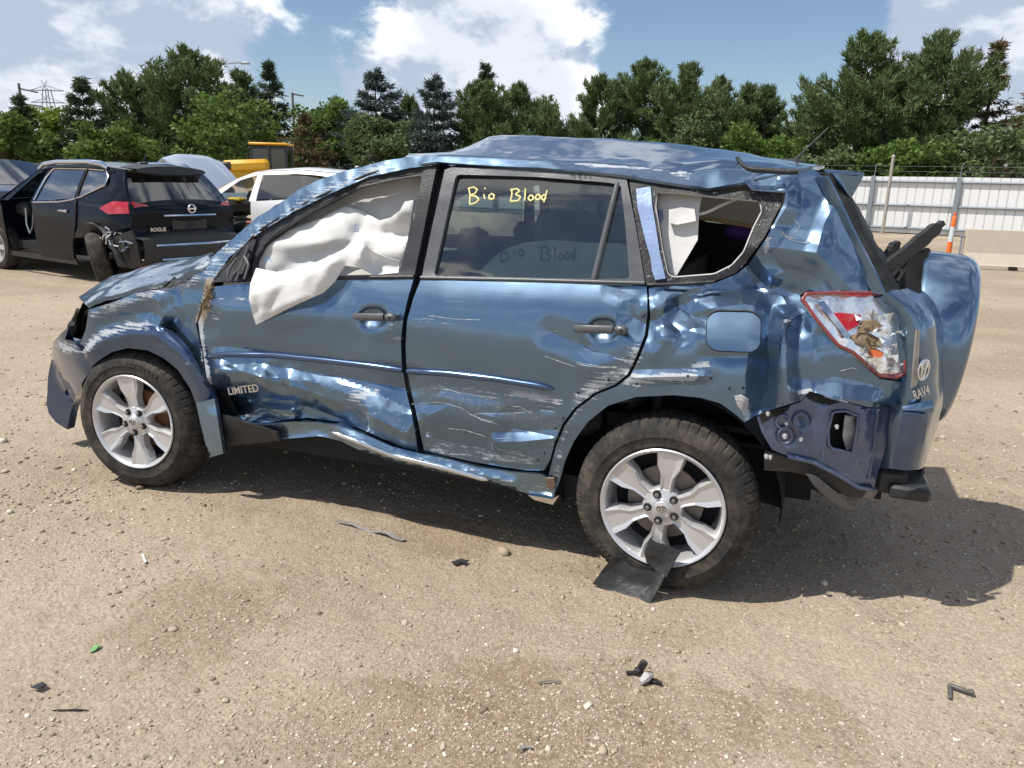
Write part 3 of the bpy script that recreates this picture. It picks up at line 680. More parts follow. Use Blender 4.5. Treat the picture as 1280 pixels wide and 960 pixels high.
# scraped A pillar / front roof rail
PIL = [(256, 340), (264, 322), (290, 299), (322, 271), (347, 256), (375, 236), (400, 224), (430, 214), (455, 208), (480, 201), (510, 196), (545, 194), (550, 199), (546, 206), (512, 210), (461, 221), (415, 241), (366, 265), (322, 292), (287, 321), (272, 342), (266, 352)]
pil = panel('windscreen_pillar', PIL, SCUFF, step=3.5, off=-.012, dent=0, thick=.03, crumple=.017, rough=.004, seed=15)

# ---------------------------------------------------------------- bonnet, windscreen, roof
def wearpx(p):
    q = np.asarray(p)+np.array(CARLOC)-CAM; zc = q@fw; return 640+FPX*(q@rt)/zc, 480-FPX*(q@up)/zc
def wear_at(p):
    u, v = wearpx(p); return float(stroke_field(WEAR, np.array([u]), np.array([v]))[0])
def spx(pts, off=0.0): return own(pxline(pts, off, 0))
def Yl(pts): return own(np.array([at(u, v, Y) for u, v, Y in pts]))
h0 = spx([(112, 386), (128, 378), (170, 365), (205, 359), (238, 347), (270, 332)], .004)
h1 = Yl([(103, 377, .42), (140, 357, .36), (178, 347, .36), (222, 336, .38), (262, 326, .40)])
h2 = Yl([(101, 374, .62), (140, 349.5, .62), (176, 339, .62), (222, 329, .62), (268, 320, .62)])
h3 = h2+np.array([0, .5, .01]); h4 = h2+np.array([.02, 1.0, -.1])
hood = loft('bonnet', [h0, h1, h2, h3, h4], BLUE, suv, 46, 9, .012, 5.0, 2.0, .02, True, 55, wear_at)
strip('bonnet_crease_shade', [(205, 358), (212, 353), (219, 347)], .006, DARK, hood, off=.0, n=8, dent=0)  # dark tube laid on the paint as the shade of a crease
# headlamp cavity, dark slot between bonnet, wing and bumper
loft('headlamp_cavity', [Yl([(112, 388, .42), (104, 420, .42), (118, 455, .30)]), Yl([(96, 385, .60), (82, 412, .62), (86, 440, .5)])], DARK, suv, 14, 5, .02, 9, 1)
b = MB()
for ln in [[(112, 388, .36), (104, 396, .40), (101, 412, .40), (88, 424, .42)], [(110, 390, .38), (98, 388, .42), (92, 400, .48)], [(93, 428, .33), (103, 444, .28), (114, 458, .22)]]: b.tube(Yl(ln), .012, 6)
b.build('torn_lamp_seal', RUBBER, suv)
# front end across the car: lower bumper, upper bumper, grille opening
fx = np.linspace(0, 1, 9)
def nose(z, xs, y0): return own([(xs-0.10*(1-(2*t-1)**2), y0+(WID-2*y0)*t, z) for t in fx])
loft('bumper_cover', [nose(.28, -.72, .34), nose(.36, -.80, .30), nose(.5, -.82, .30), nose(.60, -.79, .30)], FLAREM, suv, 30, 4, .008, 5, 3)
loft('grille_opening', [nose(.60, -.76, .31), nose(.86, -.66, .36)], DARK, suv, 30, 4, .01, 5, 3)
# windscreen and far roof edge
w0 = spx([(262, 322), (290, 300), (322, 272), (375, 237), (430, 215), (500, 198)], .02)
w2 = w0.copy(); w2[:, 1] = WID-2*CARLOC[1]-w0[:, 1]
w1 = (w0+w2)/2+np.array([-.10, 0, -.03])
loft('windscreen', [w0, w1, w2], WSH, suv, 24, 10, .02, 6, 5, flip=True)
w3 = w2.copy(); loft('far_windscreen_pillar', [w3, w3+np.array([.1, .05, -.06])], BLUE, suv, 24, 3)
def wz(P, dy, dz): return P+np.array([0, dy, dz])
r0 = spx([(512, 209), (546, 205), (600, 208), (670, 212), (740, 218), (783, 223), (830, 230), (887, 238), (930, 231), (975, 221), (1012, 213)], .0)
r1 = Yl([(506, 200, .30), (560, 197, .30), (620, 199, .30), (690, 204, .30), (735, 206, .32), (800, 212, .33), (860, 219, .32), (900, 214, .31), (943, 215, .32), (1014, 212, .36)])
r2 = Yl([(512, 196, .42), (560, 194, .42), (610, 189, .44), (690, 194, .44), (740, 199, .44), (800, 205, .44), (855, 209, .42), (900, 203, .42), (950, 207, .42), (1015, 214, .44)])
r3 = Yl([(522, 195, .75), (568, 193, .75), (590, 185, .75), (612, 174, .75), (630, 171.5, .75), (680, 174, .75), (770, 177.5, .75), (840, 182.5, .75), (900, 190, .75), (955, 200, .75), (1030, 211, .75)])
r4 = r3+np.array([0, .4, -.035]); r5 = r3+np.array([0, .72, -.16])
roof = loft('roof', [r0, r1, r2, r3, r4, r5], BLUE, suv, 110, 9, .005, 5, 8, .012, True, 50, wear_at, sm=0)
strip('roof_rail_foot', [(923, 199), (929, 208), (938, 212), (960, 213), (985, 215), (998, 214)], [.004, .009, .009]+[.011]*7, PLAST, roof, off=-.07, n=10, dent=0)
b = MB(); b.tube(Yl([(921, 197, .40), (929, 207, .38), (940, 211, .38)]), .008, 6)
for u, v in ((945, 204), (958, 206), (972, 208)): b.tube(Yl([(u, v, .46), (u+3, v+7, .40)]), .006, 6)
b.build('roof_rail_stub', PLAST, roof)
b = MB(); b.tube(Yl([(992, 202, .85), (1036, 159, .85)]), [.006, .003], 8); b.box(Yl([(985, 203, .85)])[0], (.12, .05, .03), bev=.01); b.build('aerial', PLAST, suv)
# far flank: same pressings, undamaged
for nm, poly, hs, mt, st in (('far_rear_door', RDOOR, (), BLUE, 20), ('far_front_door', FDOOR, (), BLUE, 20), ('far_quarter_panel', QUARTER, (), BLUE, 20), ('far_fender', FENDER, (), BLUE, 20), ('far_sill_panel', ROCKER, (), SCUFF, 20), ('far_bumper_corner', BUMPER, (), FLAREM, 20), ('far_arch_flare', FLARE, (), FLAREM, 20),
                             ('far_front_frame', FFRAME, (FHOLE,), TRIM, 16), ('far_rear_frame', RFRAME, (RHOLE,), TRIM, 16), ('far_window_surround', GASKET, (GHOLE,), RUBBER, 16), ('far_front_glass', FHOLE, (), GLASSC, 24), ('far_rear_glass', RHOLE, (), GLASSF, 24), ('far_quarter_glass', GHOLE, (), GLASSC, 24)):
    panel(nm, poly, mt, step=st, holes=hs, dent=0, rough=0, mirror=True, thick=.02, off=.02 if 'glass' in nm else 0)
# ---------------------------------------------------------------- tail of the wreck
# tail lamp: chrome bowl, red insert, amber bulb, broken red rim, clods of debris
LAMP = [(1003, 374), (1008, 367), (1049, 366), (1094, 366), (1108, 377), (1120, 389), (1131, 408), (1132, 440), (1131, 466), (1122, 472), (1100, 470), (1083, 455), (1066, 440), (1048, 432), (1022, 401)]
lamp = panel('tail_lamp', LAMP, CRUMP, step=4, off=.012, dent=.1, thick=.04, crumple=.026, seed=21, sharp=15)
strip('lamp_rim', LAMP+LAMP[:1], .0065, REDD, lamp, off=-.004, n=90, dent=.1)
panel('red_lens', [(1038, 392), (1050, 391), (1076, 394), (1074, 405), (1058, 415), (1050, 408)], REDL, lamp, step=5, off=-.006, dent=.1, thick=.02, crumple=.003, seed=22)
panel('red_lens', [(1050, 365), (1094, 364), (1096, 369), (1060, 370)], REDL, lamp, step=4, off=-.008, dent=.1, thick=.02)
panel('broken_lens', [(1078, 402), (1094, 400), (1104, 408), (1088, 415), (1072, 417)], MUD, lamp, step=3.5, off=-.01, dent=.1, thick=.02, crumple=.03, seed=23)
panel('broken_lens', [(1062, 420), (1084, 416), (1100, 424), (1104, 434), (1086, 436), (1072, 430)], MUD, lamp, step=3.5, off=-.004, dent=.1, thick=.02, crumple=.035, seed=24)
panel('bulb', [(1087, 437), (1096, 437), (1105, 441), (1102, 447), (1090, 446)], AMBER, lamp, step=3.5, off=-.012, dent=.1, thick=.02, crumple=.008)
panel('silver_divider', [(1022, 378), (1030, 376), (1064, 420), (1058, 424)], CHROME, lamp, step=5, off=-.008, dent=.1, thick=.01, crumple=.005)
b = MB()
for k in range(60):
    u, v = rng.uniform(1070, 1128), rng.uniform(385, 462)
    if not inside(np.array([[u, v]]), LAMP)[0]: continue
    p = own([sp(u, v, -.012, .1)])[0]; q = rng.normal(0, .012, (3, 3))
    b.add([p+q[0], p+q[1], p+q[2], p+q.mean(0)+np.array([0, .012, 0])], [(0, 1, 2), (0, 1, 3), (1, 2, 3), (2, 0, 3)])
b.build('lens_shards', plain('clear_shards', (.75, .77, .78), .08, .6, .1, 20), lamp, False).__setitem__('kind', 'stuff')
# inner rear panel bared by the missing bumper
INNER = [(946, 522), (967, 513), (1000, 503), (1011, 491), (1042, 499), (1087, 511), (1120, 510), (1117, 535), (1107, 560), (1098, 590), (1092, 612), (1072, 609), (1050, 595), (1015, 577), (985, 570), (965, 562), (952, 540)]
IHOLE = [(1041, 515), (1056, 513), (1073, 520), (1070, 545), (1066, 567), (1036, 560), (1035, 538)]
inner = panel('inner_rear_panel', INNER, BLUEIN, step=4.5, holes=[IHOLE], off=.035, dent=0, thick=.03, rough=.005, seed=30, crumple=.012, sharp=25,
              extra=lambda U, V: -.02*np.exp(-(segdist(U, V, [(1030, 510), (1028, 560)])/7)**2)-.02*np.exp(-(segdist(U, V, [(1083, 515), (1078, 572)])/7)**2)+.02*np.exp(-(segdist(U, V, [(985, 545), (986, 546)])/9)**2)+.02*np.exp(-(segdist(U, V, [(1003, 524), (1004, 525)])/9)**2)-.015*np.exp(-(segdist(U, V, [(1095, 520), (1085, 590)])/5)**2))
panel('vent_recess', [(1030, 508), (1080, 512), (1074, 575), (1028, 568)], DARK, inner, step=6, off=.10, dent=0, thick=.02, crumple=.02, seed=31)
panel('crushed_vent', [(1056, 520), (1070, 521), (1066, 562), (1058, 564), (1053, 545)], plain('grey_vent', (.35, .35, .36), .5, .3, .4, 40, .4, 60), inner, step=4, off=.05, dent=0, thick=.02, crumple=.03, seed=32)
b = MB()
for u, v, r_ in ((983, 528, .008), (981, 545, .010), (1001, 548, .010), (1046, 533, .008), (960, 517, .008), (958, 570, .009), (963, 571, .008)):
    p = own([sp(u, v, .01, 0)])[0]; b.tube([p, p+np.array([0, -.02, 0])], [r_, r_*.6], 8)
b.build('bracket_studs', plain('stud_grey', (.5, .5, .5), .5, .4, .3, 40), inner)['kind'] = 'stuff'
panel('bumper_bracket', [(918, 496), (926, 494), (936, 500), (935, 508), (930, 517), (922, 508)], plain('torn_bracket', (.42, .42, .43), .5, .2, .6, 60, .8, 80), quarter, step=3, off=-.012, dent=1, thick=.015, crumple=.03, seed=33)
panel('sill_bracket', [(681, 598), (692, 598), (694, 606), (690, 614), (683, 608)], plain('rusty_clip', (.30, .22, .17), .7, .2, .6, 60, .8, 80), quarter, step=3, off=-.02, dent=.3, thick=.015, crumple=.02, seed=34)
b = MB()
for u, v in ((860, 470), (889, 473), (912, 486), (929, 485), (796, 480), (761, 475), (723, 491), (695, 535), (704, 523), (697, 545), (681, 566), (673, 575)):
    p = own([sp(u, v, -.001)])[0]; b.tube([p, p+np.array([0, -.0025, 0])], .005, 8)
b.build('clip_holes', DARK, quarter)['kind'] = 'stuff'
for ln, r_, mt in (([(1083, 511), (1080, 545), (1078, 580)], .010, BLUEIN), ([(1097, 512), (1092, 550), (1086, 598)], .008, BLUEIN), ([(1028, 508), (1027, 540), (1029, 572)], .008, BLUEIN), (IHOLE+IHOLE[:1], .006, BLUEIN), ([(985, 570), (1015, 577), (1050, 595), (1072, 609), (1092, 612)], .010, BLUEIN)):
    strip('pressed_rib', ln, r_, mt, inner, off=.028, n=20, dent=0)
for cu_, cv_, rr_ in ((981, 545, 9), (1001, 527, 9), (978, 527, 8)):
    strip('pressed_ring', [(cu_+rr_*math.cos(a), cv_+rr_*1.05*math.sin(a)) for a in np.linspace(0, 2*math.pi, 17)], .005, BLUEIN, inner, off=.030, n=24, dent=0)
panel('torn_gap', [(1009, 490), (1020, 492), (1034, 498), (1050, 503), (1036, 507), (1018, 503), (1008, 497)], DARK, inner, step=4, off=.02, dent=0, thick=.02, crumple=.015, seed=39)
panel('torn_gap', [(950, 518), (966, 512), (988, 508), (984, 514), (966, 522), (952, 530)], DARK, inner, step=4, off=.022, dent=0, thick=.02, crumple=.012, seed=38)
# torn black under-trim and flap below the tail
panel('torn_undertray', [(1008, 593), (1020, 596), (1040, 612), (1060, 628), (1071, 637), (1058, 637), (1038, 626), (1018, 608)], TRIMG, step=5, off=.0, dent=0, thick=.012, crumple=.01, seed=35)
panel('valance', [(955, 565), (985, 573), (1015, 580), (1050, 598), (1085, 612), (1078, 622), (1060, 622), (1030, 600), (990, 590), (955, 588)], PLAST, step=6, off=.05, dent=0, thick=.02, crumple=.015, seed=36)
panel('crash_bar_end', [(1072, 606), (1095, 608), (1098, 598), (1108, 600), (1090, 625), (1074, 620)], plain('bent_steel', (.22, .20, .19), .6, .3, .5, 40, .5, 50), step=5, off=.06, dent=0, thick=.05, crumple=.02, seed=37)
# exhaust silencer
b = MB(); b.lathe([(0, -.0), (.085, .0), (.105, .02), (.105, .50), (.085, .52), (0, .52)], 28, c=(0, 0, 0))
V = [(2.02+p[0]*1.25, p[1]-.42, .40+p[2]*.85) for p in b.V]
mesh('silencer', V, b.F, plain('silencer_steel', (.20, .19, .18), .55, .5, .3, 20, .2, 30), suv)
# tail gate: rear frame strip, lower skin, spoiler, ledge
def rl(*pts): return Yl(pts)
loft('tailgate_window_frame', [rl((1012, 214, .34), (1036, 252, .32), (1052, 290, .30), (1070, 325, .27), (1088, 368, .25)), rl((1035, 216, .31), (1059, 254, .30), (1078, 292, .28), (1099, 330, .26), (1120, 372, .24)), rl((1046, 222, .40), (1066, 258, .40), (1086, 296, .38), (1108, 334, .36), (1126, 368, .34))], RUBBER, suv, 40, 5, .006, 22, 3, .015, True)
loft('gate_edge', [rl((1022, 220, .27), (1038, 254, .25), (1055, 292, .24), (1078, 340, .22), (1092, 366, .20)), rl((1036, 220, .24), (1053, 254, .22), (1071, 292, .21), (1096, 340, .19), (1108, 368, .18))], BLUE, suv, 24, 2, .002, 10, 1, .01, True)
gate = loft('tailgate', [rl((1084, 366, .24), (1108, 388, .24), (1120, 408, .24), (1120, 440, .24), (1118, 480, .24), (1114, 508, .24), (1100, 540, .26), (1094, 583, .28)), rl((1106, 368, .19), (1134, 388, .19), (1144, 410, .19), (1145, 440, .19), (1143, 476, .19), (1143, 505, .19), (1132, 545, .2), (1125, 584, .22)),
                         rl((1124, 366, .26), (1150, 385, .26), (1162, 405, .26), (1164, 440, .26), (1162, 470, .26), (1164, 500, .26), (1150, 545, .28), (1142, 585, .3)), rl((1140, 362, .42), (1160, 380, .42), (1170, 405, .42), (1171, 440, .42), (1170, 470, .42), (1172, 500, .42), (1158, 545, .42), (1148, 580, .42)),
                         rl((1146, 362, .9), (1165, 380, .9), (1173, 405, .9), (1174, 440, .9), (1174, 470, .9), (1176, 500, .9), (1162, 540, .9), (1150, 575, .9)), ], BLUE, suv, 40, 6, .006, 8, 4, .02, True)
strip('gate_shut_line', [(1097, 368), (1122, 390), (1134, 409), (1134.5, 440), (1133, 480), (1132, 508)], .006, RUBBER, gate, off=-.002, n=30, dent=0)
loft('gate_moulding', [rl((1144, 412, .172), (1141, 450, .172), (1138, 485, .172)), rl((1148, 412, .18), (1147, 450, .18), (1145, 480, .18))], plain('tan_reflecting_trim', (.30, .28, .25), .3, .2, .2, 20), gate, 12, 2, 0, 1, 0, .008, True)
loft('rear_step', [rl((1128, 508, .15), (1150, 503, .15), (1166, 500, .17)), rl((1128, 514, .14), (1150, 516, .14), (1167, 514, .16)), rl((1130, 522, .17), (1150, 522, .17), (1160, 518, .2))], BLUE, gate, 14, 4, .003, 8, 2, .02, True)
loft('bumper_corner_piece', [rl((1130, 515, .13), (1122, 550, .13), (1116, 582, .15)), rl((1142, 516, .12), (1136, 552, .12), (1130, 585, .14)), rl((1154, 516, .16), (1150, 545, .16), (1140, 584, .18))], FLAREM, suv, 20, 4, .003, 8, 2, .02, True)
# emblem: three ellipses, and the model script below it
eC = Yl([(1149, 459, .20)])[0]; ex = Vector((.55, -.0, 0))+Vector((0, .55, 0)); ex.normalize()
# the gate wraps round the corner here, so the badge follows that slope
def emblem(parent, C_, X, Z, a, bb, mat, r_=.004):
    m = MB(); X = Vector(X).normalized(); Z = Vector(Z).normalized()
    for (ra, rb, oz) in ((a, bb, 0), (a*.34, bb*.95, 0), (a*.62, bb*.30, bb*.40)):
        m.tube([Vector(C_)+X*ra*math.cos(t)+Z*(rb*math.sin(t)+oz) for t in np.linspace(0, 2*math.pi, 33)], r_, 6, False)
    return m.build('emblem', mat, parent)
nrm = Vector((.42, -.90, 0)); eX = Vector((.90, .42, .1))
emblem(gate, eC+np.array([.01, -.035, 0]), eX, (0, 0, 1), .019, .037, CHROME, .0035)
eT = Yl([(1147, 487, .20)])[0]
text('badge_lettering', 'RAV4', .052, CHROME, gate, eT+np.array([.005, -.045, .0]), (.85, .42, .42), (0, 0, 1), .003, 0, .5)
# roof spoiler
sp_ = MB()
A_ = rl((1030, 211, .30), (1082, 216, .34), (1062, 248, .34), (1034, 222, .30)); 
B_ = A_+np.array([0.01, 1.15, .0])
sp_.add(list(A_)+list(B_), [(3, 2, 1, 0), (4, 5, 6, 7), (0, 1, 5, 4), (1, 2, 6, 5), (2, 3, 7, 6), (3, 0, 4, 7)])
so = sp_.build('spoiler', BLUE, suv, False)
bv = so.modifiers.new('bevel', 'BEVEL'); bv.width = .008; bv.segments = 3
loft('spoiler_cheek', [rl((1040, 216, .28), (1050, 219, .29), (1079, 221, .31)), rl((1052, 232, .29), (1056, 236, .3), (1072, 234, .31)), rl((1063, 247, .31), (1064, 247, .31), (1066, 245, .31))], BLUE, so, 12, 4, .001, 8, 0, .01, True)
# spare wheel in its painted hard cover
b = MB(); prof = [(.0, .236), (.20, .236), (.30, .232), (.335, .224), (.354, .205), (.363, .175), (.367, .10), (.366, .03), (.358, .008), (.345, .0)]
b.lathe(prof[::-1], 72, axis='x'); tilt = Matrix.Rotation(R(4), 3, 'Y') @ Matrix.Rotation(R(-3), 3, 'Z')
SPC = Vector((3.50, .86, .975))
cv = mesh('spare_wheel_cover', [tuple(tilt @ Vector(v)+SPC-CARP) for v in b.V], b.F, BLUE, suv, True, 40)
b = MB(); b.tube([tilt @ Vector((.0, .366*math.cos(t), .366*math.sin(t)))+SPC-CARP for t in np.linspace(0, 2*math.pi, 73)], .007, 6, False); b.build('cover_rim', TRIMG, cv)
b = MB(); b.lathe([(.16, -.02), (.30, -.03), (.345, .01), (.35, .14)], 40, axis='x'); mesh('spare_tyre', [tuple(tilt @ Vector(v)+SPC-CARP) for v in b.V], b.F, PLAST, suv)
# broken black trim planks standing out of the gate
def plank(name, A, B, w, t, seed, mat=PLAST, teeth=True):
    A = Vector(A); B = Vector(B); d = (B-A); n = 18; X = d.normalized(); Zu = Vector((0, 0, 1)); Zu = (Zu-X*Zu.dot(X)).normalized(); Yv = X.cross(Zu); V = []; F = []
    for i in range(n+1):
        k = i/n; ww = w*(1-.25*k)*(1+.18*noise.noise(Vector((i*1.7, seed, 0)))) if k < .93 else w*.35
        for sy, sz in ((-1, -1), (1, -1), (1, 1), (-1, 1)):
            V.append(A+d*k+Yv*sy*t+Zu*(sz*ww+.006*noise.noise(Vector((i*2.1, seed+sz, 3)))))
    for i in range(n):
        for k in range(4): F.append((i*4+k, i*4+(k+1) % 4, i*4+4+(k+1) % 4, i*4+4+k))
    F += [(3, 2, 1, 0), (n*4, n*4+1, n*4+2, n*4+3)]
    return mesh(name, V, F, mat, suv, True, 30)
pk = Yl([(1100, 344, .32), (1178, 278, .45), (1098, 338, .45), (1122, 302, .5), (1118, 352, .34), (1160, 312, .44)])
plank('broken_trim', pk[0], pk[1], .028, .012, 1); plank('broken_trim', pk[2], pk[3], .022, .012, 2); plank('broken_trim', pk[4], pk[5], .022, .010, 3, RUBBER)
b = MB()
for k in range(9):
    q = rng.uniform(0, 1, 3); a = Yl([(1104+q[0]*26, 342+q[1]*22, .30+.1*q[2])])[0]; c2 = Yl([(1108+q[1]*34, 330+q[2]*34, .34+.1*q[0])])[0]; b.tube([a, (a+c2)/2+np.array([.02, 0, .015*q[0]]), c2], .007+.006*q[2], 6)
b.build('torn_wiring', RUBBER, suv)
loft('gate_inner_edge', [rl((1120, 352, .34), (1134, 330, .36), (1149, 312, .4)), rl((1128, 366, .34), (1146, 366, .36), (1149, 366, .4))], DARK, gate, 12, 4, .012, 9, 2, .01)
# tow bar bracket, orange strap
b = MB(); q = Yl([(1128, 590, .45)])[0]; b.box(q, (.14, .5, .05), bev=.01); b.box(q+np.array([-.06, 0, .02]), (.10, .42, .09), bev=.01); b.build('tow_bracket', PLAST, suv)
b = MB(); b.tube(Yl([(1145, 560, .42), (1150, 575, .42), (1153, 592, .42)]), .010, 8); b.build('tow_chain_loop', PLAST, suv)
b = MB(); q0 = Yl([(1122, 585, .3)])[0]; q1 = Yl([(1117, 614, .3)])[0]; b.box((q0+q1)/2, (.03, .012, abs(q0[2]-q1[2])), bev=.003); b.build('hanging_strap', plain('orange_strap', (.50, .17, .03), .6, 0, .3, 30), suv)

# ---------------------------------------------------------------- underside and cabin
def liner(xc, side):
    y0, y1 = (.10, .42) if side < 0 else (WID-.42, WID-.10)
    b = MB(); b.lathe([(.44, y0), (.45, y1)], 28, R(-12), R(192)); V = [(v[0]+xc-CARP.x, v[1]-CARP.y, v[2]+.36-CARP.z) for v in b.V]; m = len(V); F = list(b.F)
    V.append((xc-CARP.x, (y1 if side < 0 else y0)-CARP.y, .36)); c_ = m
    k = 1 if side < 0 else 0; idx = [i*2+k for i in range(29)]
    for a, d_ in zip(idx[:-1], idx[1:]): F.append((a, d_, c_))
    mesh('wheel_arch_liner', V, F, DARK, suv, False)
for xc in (0.0, 2.66):
    for s in (-1, 1): liner(xc, s)
b = MB(); b.box((0.05, 0, .33), (2.1, 1.5, .10)); b.box((.02, 0, .27), (3.8, .5, .08)); b.box((-1.3, 0, .36), (1.0, 1.0, .16)); b.box((1.75, .1, .42), (.85, 1.1, .12)); b.build('floor_pan', DARK, suv, False)
b = MB(); b.tube([(-1.3, -.75, .36), (-1.3, .75, .36)], .035); b.tube([(1.36, -.75, .36), (1.36, .75, .36)], .045); b.build('axle', STEEL, suv)
b = MB(); b.tube([(-.75, .80, 1.19), (1.25, .80, 1.22)], .045, 6); b.tube([(1.15, .80, 1.22), (1.7, .78, 1.25)], .06, 6); b.build('far_door_sill', DARK, suv)
b = MB(); b.box((-1.0, .02, .62), (.85, 1.15, .45)); b.build('engine_block', DARK, suv, False)
b = MB(); b.box((-.52, .05, .78), (.10, 1.45, .60)); b.box((-.34, .05, .98), (.30, 1.40, .16), bev=.05); b.build('dashboard', DARK, suv)
def seat(x, y, mat=LEATHER, nm='seat'):
    b = MB(); b.box((x, y, .58), (.50, .50, .16), bev=.05); rot = Matrix.Rotation(R(-14), 3, 'Y'); b.box((x+.30, y, .93), (.15, .48, .62), rot, bev=.06); b.box((x+.385, y, 1.29), (.09, .26, .15), rot, bev=.035); b.build(nm, mat, suv)
seat(-.05, -.38); seat(-.05, .38); seat(.78, -.38); seat(.78, .38)
b = MB(); b.box((1.62, 0, .62), (1.1, 1.3, .06)); b.box((1.45, .55, .80), (.7, .12, .35)); b.build('load_floor', DARK, suv, False)
b = MB(); b.lathe([(.17, -.012), (.182, 0), (.17, .012), (.158, 0), (.17, -.012)], 28, axis='x'); rt_ = Matrix.Rotation(R(25), 3, 'Y'); mesh('steering_wheel', [tuple(rt_ @ Vector(v)+Vector((-.36, -.38, .98))) for v in b.V], b.F, PLAST, suv)
# headlining following the roof, and its grey side in the rear
hl = [r - np.array([0, 0, .05]) for r in (r1, r3, r5)]
loft('headlining', hl, HEADL, suv, 30, 5, .012, 4, 2)
loft('far_side_trim', [Yl([(800, 236, .62), (880, 243, .62), (965, 250, .62)]), Yl([(800, 266, .72), (880, 274, .72), (965, 288, .72)])], plain('light_trim', (.72, .71, .69), .9), suv, 16, 5, .006, 4, 7)
loft('far_lower_trim', [Yl([(800, 266, 1.45), (965, 288, 1.45)]), own([(2.2, 1.62, .5), (3.4, 1.60, .5)])], DARK, suv, 8, 3)
b = MB(); b.box((1.28, 0, .95), (.03, 1.35, .55)); b.box((1.65, 0, .60), (.9, 1.3, .05)); b.build('load_cover', DARK, suv, False)
b = MB(); b.tube(Yl([(876, 273, .70), (905, 277, .70), (942, 284, .70)]), .008, 6); b.build('window_sill_trim', plain('tan_edge', (.55, .40, .18), .7), suv)
b = MB(); pq = Yl([(930, 291, .80)])[0]; b.box(pq, (.16, .10, .06), Matrix.Rotation(R(3), 3, 'Y'), bev=.02); b.build('purple_bag', PURPLE, suv)
# curtain in the quarter window: grey cloth with a rolled white tag
panel('rear_curtain_airbag', [(819, 238), (878, 243), (874, 262), (872, 300), (846, 344), (828, 344)], BAG, step=6, off=.09, dent=0, thick=.004, crumple=.008, rough=.006, seed=40)
panel('curtain_roll', [(836, 262), (852, 259), (868, 260), (870, 276), (846, 281), (836, 278)], BAG, step=5, off=.055, dent=0, thick=.03, crumple=.006, seed=41)
b = MB(); b.tube(own(pxline([(866, 270), (885, 265), (903, 256), (920, 249)], .10, 0, 14)), .006, 6); b.build('curtain_cord', BAG, suv)
b = MB()
for k in range(3): b.tube(own(pxline([(823+2.3*k, 262), (824+2.3*k, 281-3*k)], .075, 0, 5)), .0022, 5)
b.build('blue_print', plain('blue_ink', (.05, .14, .42), .8), suv)
# cloth behind the rear door glass
panel('door_curtain_airbag', [(590, 348), (608, 330), (628, 312), (655, 303), (690, 300), (742, 304), (790, 303), (790, 350), (700, 352)], BAG, step=8, off=.19, dent=0, thick=.004, crumple=.006, rough=.008, seed=42)
panel('seat_back_cover', [(665, 300), (672, 268), (730, 262), (750, 290), (742, 312), (690, 310)], HEADL, step=9, off=.34, dent=0, thick=.05, rough=.02, seed=43)
panel('paper_corner', [(553, 342), (556, 337), (563, 335), (558, 341)], BAG, step=4, off=.05, dent=0, thick=.003)
# airbags in and over the front window
panel('inner_curtain_airbag', [(318, 346), (318, 326), (335, 302), (388, 264), (448, 233), (530, 217), (522, 262), (500, 346)], HEADL, step=7, off=.12, dent=0, thick=.004, rough=.012, crumple=.008, seed=44)
def folds(U, V, lines, w=8.0, a=.012): return sum((-a if k % 2 else a)*np.clip(1-segdist(U, V, ln)/(w*(1+.3*(k % 3))), 0, 1) for k, ln in enumerate(lines))
F1 = [[(432, 258), (440, 280), (447, 298)], [(402, 274), (410, 300), (416, 322)], [(457, 267), (450, 290)], [(340, 304), (380, 306), (432, 300)], [(350, 341), (400, 318), (445, 298)], [(372, 284), (378, 304), (390, 330)], [(472, 276), (462, 300), (466, 314)], [(448, 300), (480, 296), (510, 284)], [(326, 318), (350, 322), (376, 318)], [(500, 263), (490, 290)]]
F2 = [[(366, 337), (350, 365), (332, 394)], [(412, 321), (402, 345), (392, 370)], [(445, 298), (436, 320), (425, 344)], [(318, 366), (360, 352), (420, 328)], [(316, 392), (345, 384), (374, 374)], [(390, 331), (380, 352), (372, 378)], [(330, 340), (322, 360), (322, 384)], [(456, 307), (448, 325), (452, 335)], [(466, 316), (480, 332), (498, 334)]]
UPA = [(317, 330), (326, 314), (336, 304), (365, 285), (402, 273), (418, 264), (432, 258), (446, 262), (457, 267), (472, 276), (488, 272), (500, 263), (506, 252), (517, 250), (512, 285), (503, 335), (470, 330), (445, 322), (395, 330), (352, 341), (330, 338)]
panel('side_airbag', UPA, BAG, step=5, off=.075, dent=0, thick=.02, rough=.004, crumple=.010, seed=45,
      extra=lambda U, V: -.05*np.exp(-(segdist(U, V, [(335, 318), (380, 300), (430, 282)])/24)**2)-.04*np.exp(-(segdist(U, V, [(450, 300), (505, 262)])/12)**2)+.03*np.exp(-(segdist(U, V, [(452, 290), (505, 290)])/9)**2)-.04*np.exp(-(segdist(U, V, [(470, 316), (500, 312)])/14)**2)+folds(U, V, F1, 9, .014))
LOA = [(320, 335), (345, 340), (366, 336), (390, 330), (412, 320), (430, 311), (445, 297), (456, 306), (466, 315), (484, 322), (500, 326), (498, 341), (467, 344), (450, 335), (431, 332), (424, 342), (418, 352), (404, 366), (390, 372), (372, 380), (356, 388), (336, 398), (320, 406), (315, 390), (311, 372), (313, 354)]
panel('hanging_airbag', LOA, BAG, step=4.5, off=.0, dent=0, thick=.006, rough=.004, crumple=.009, seed=46,
      extra=lambda U, V: -.075*np.exp(-(segdist(U, V, [(325, 372), (380, 352), (440, 318)])/30)**2)-.02*np.exp(-(segdist(U, V, [(330, 392), (380, 372)])/6)**2)+.05*np.exp(-(segdist(U, V, [(470, 330), (500, 335)])/16)**2)+folds(U, V, F2, 9, .013))
b = MB()
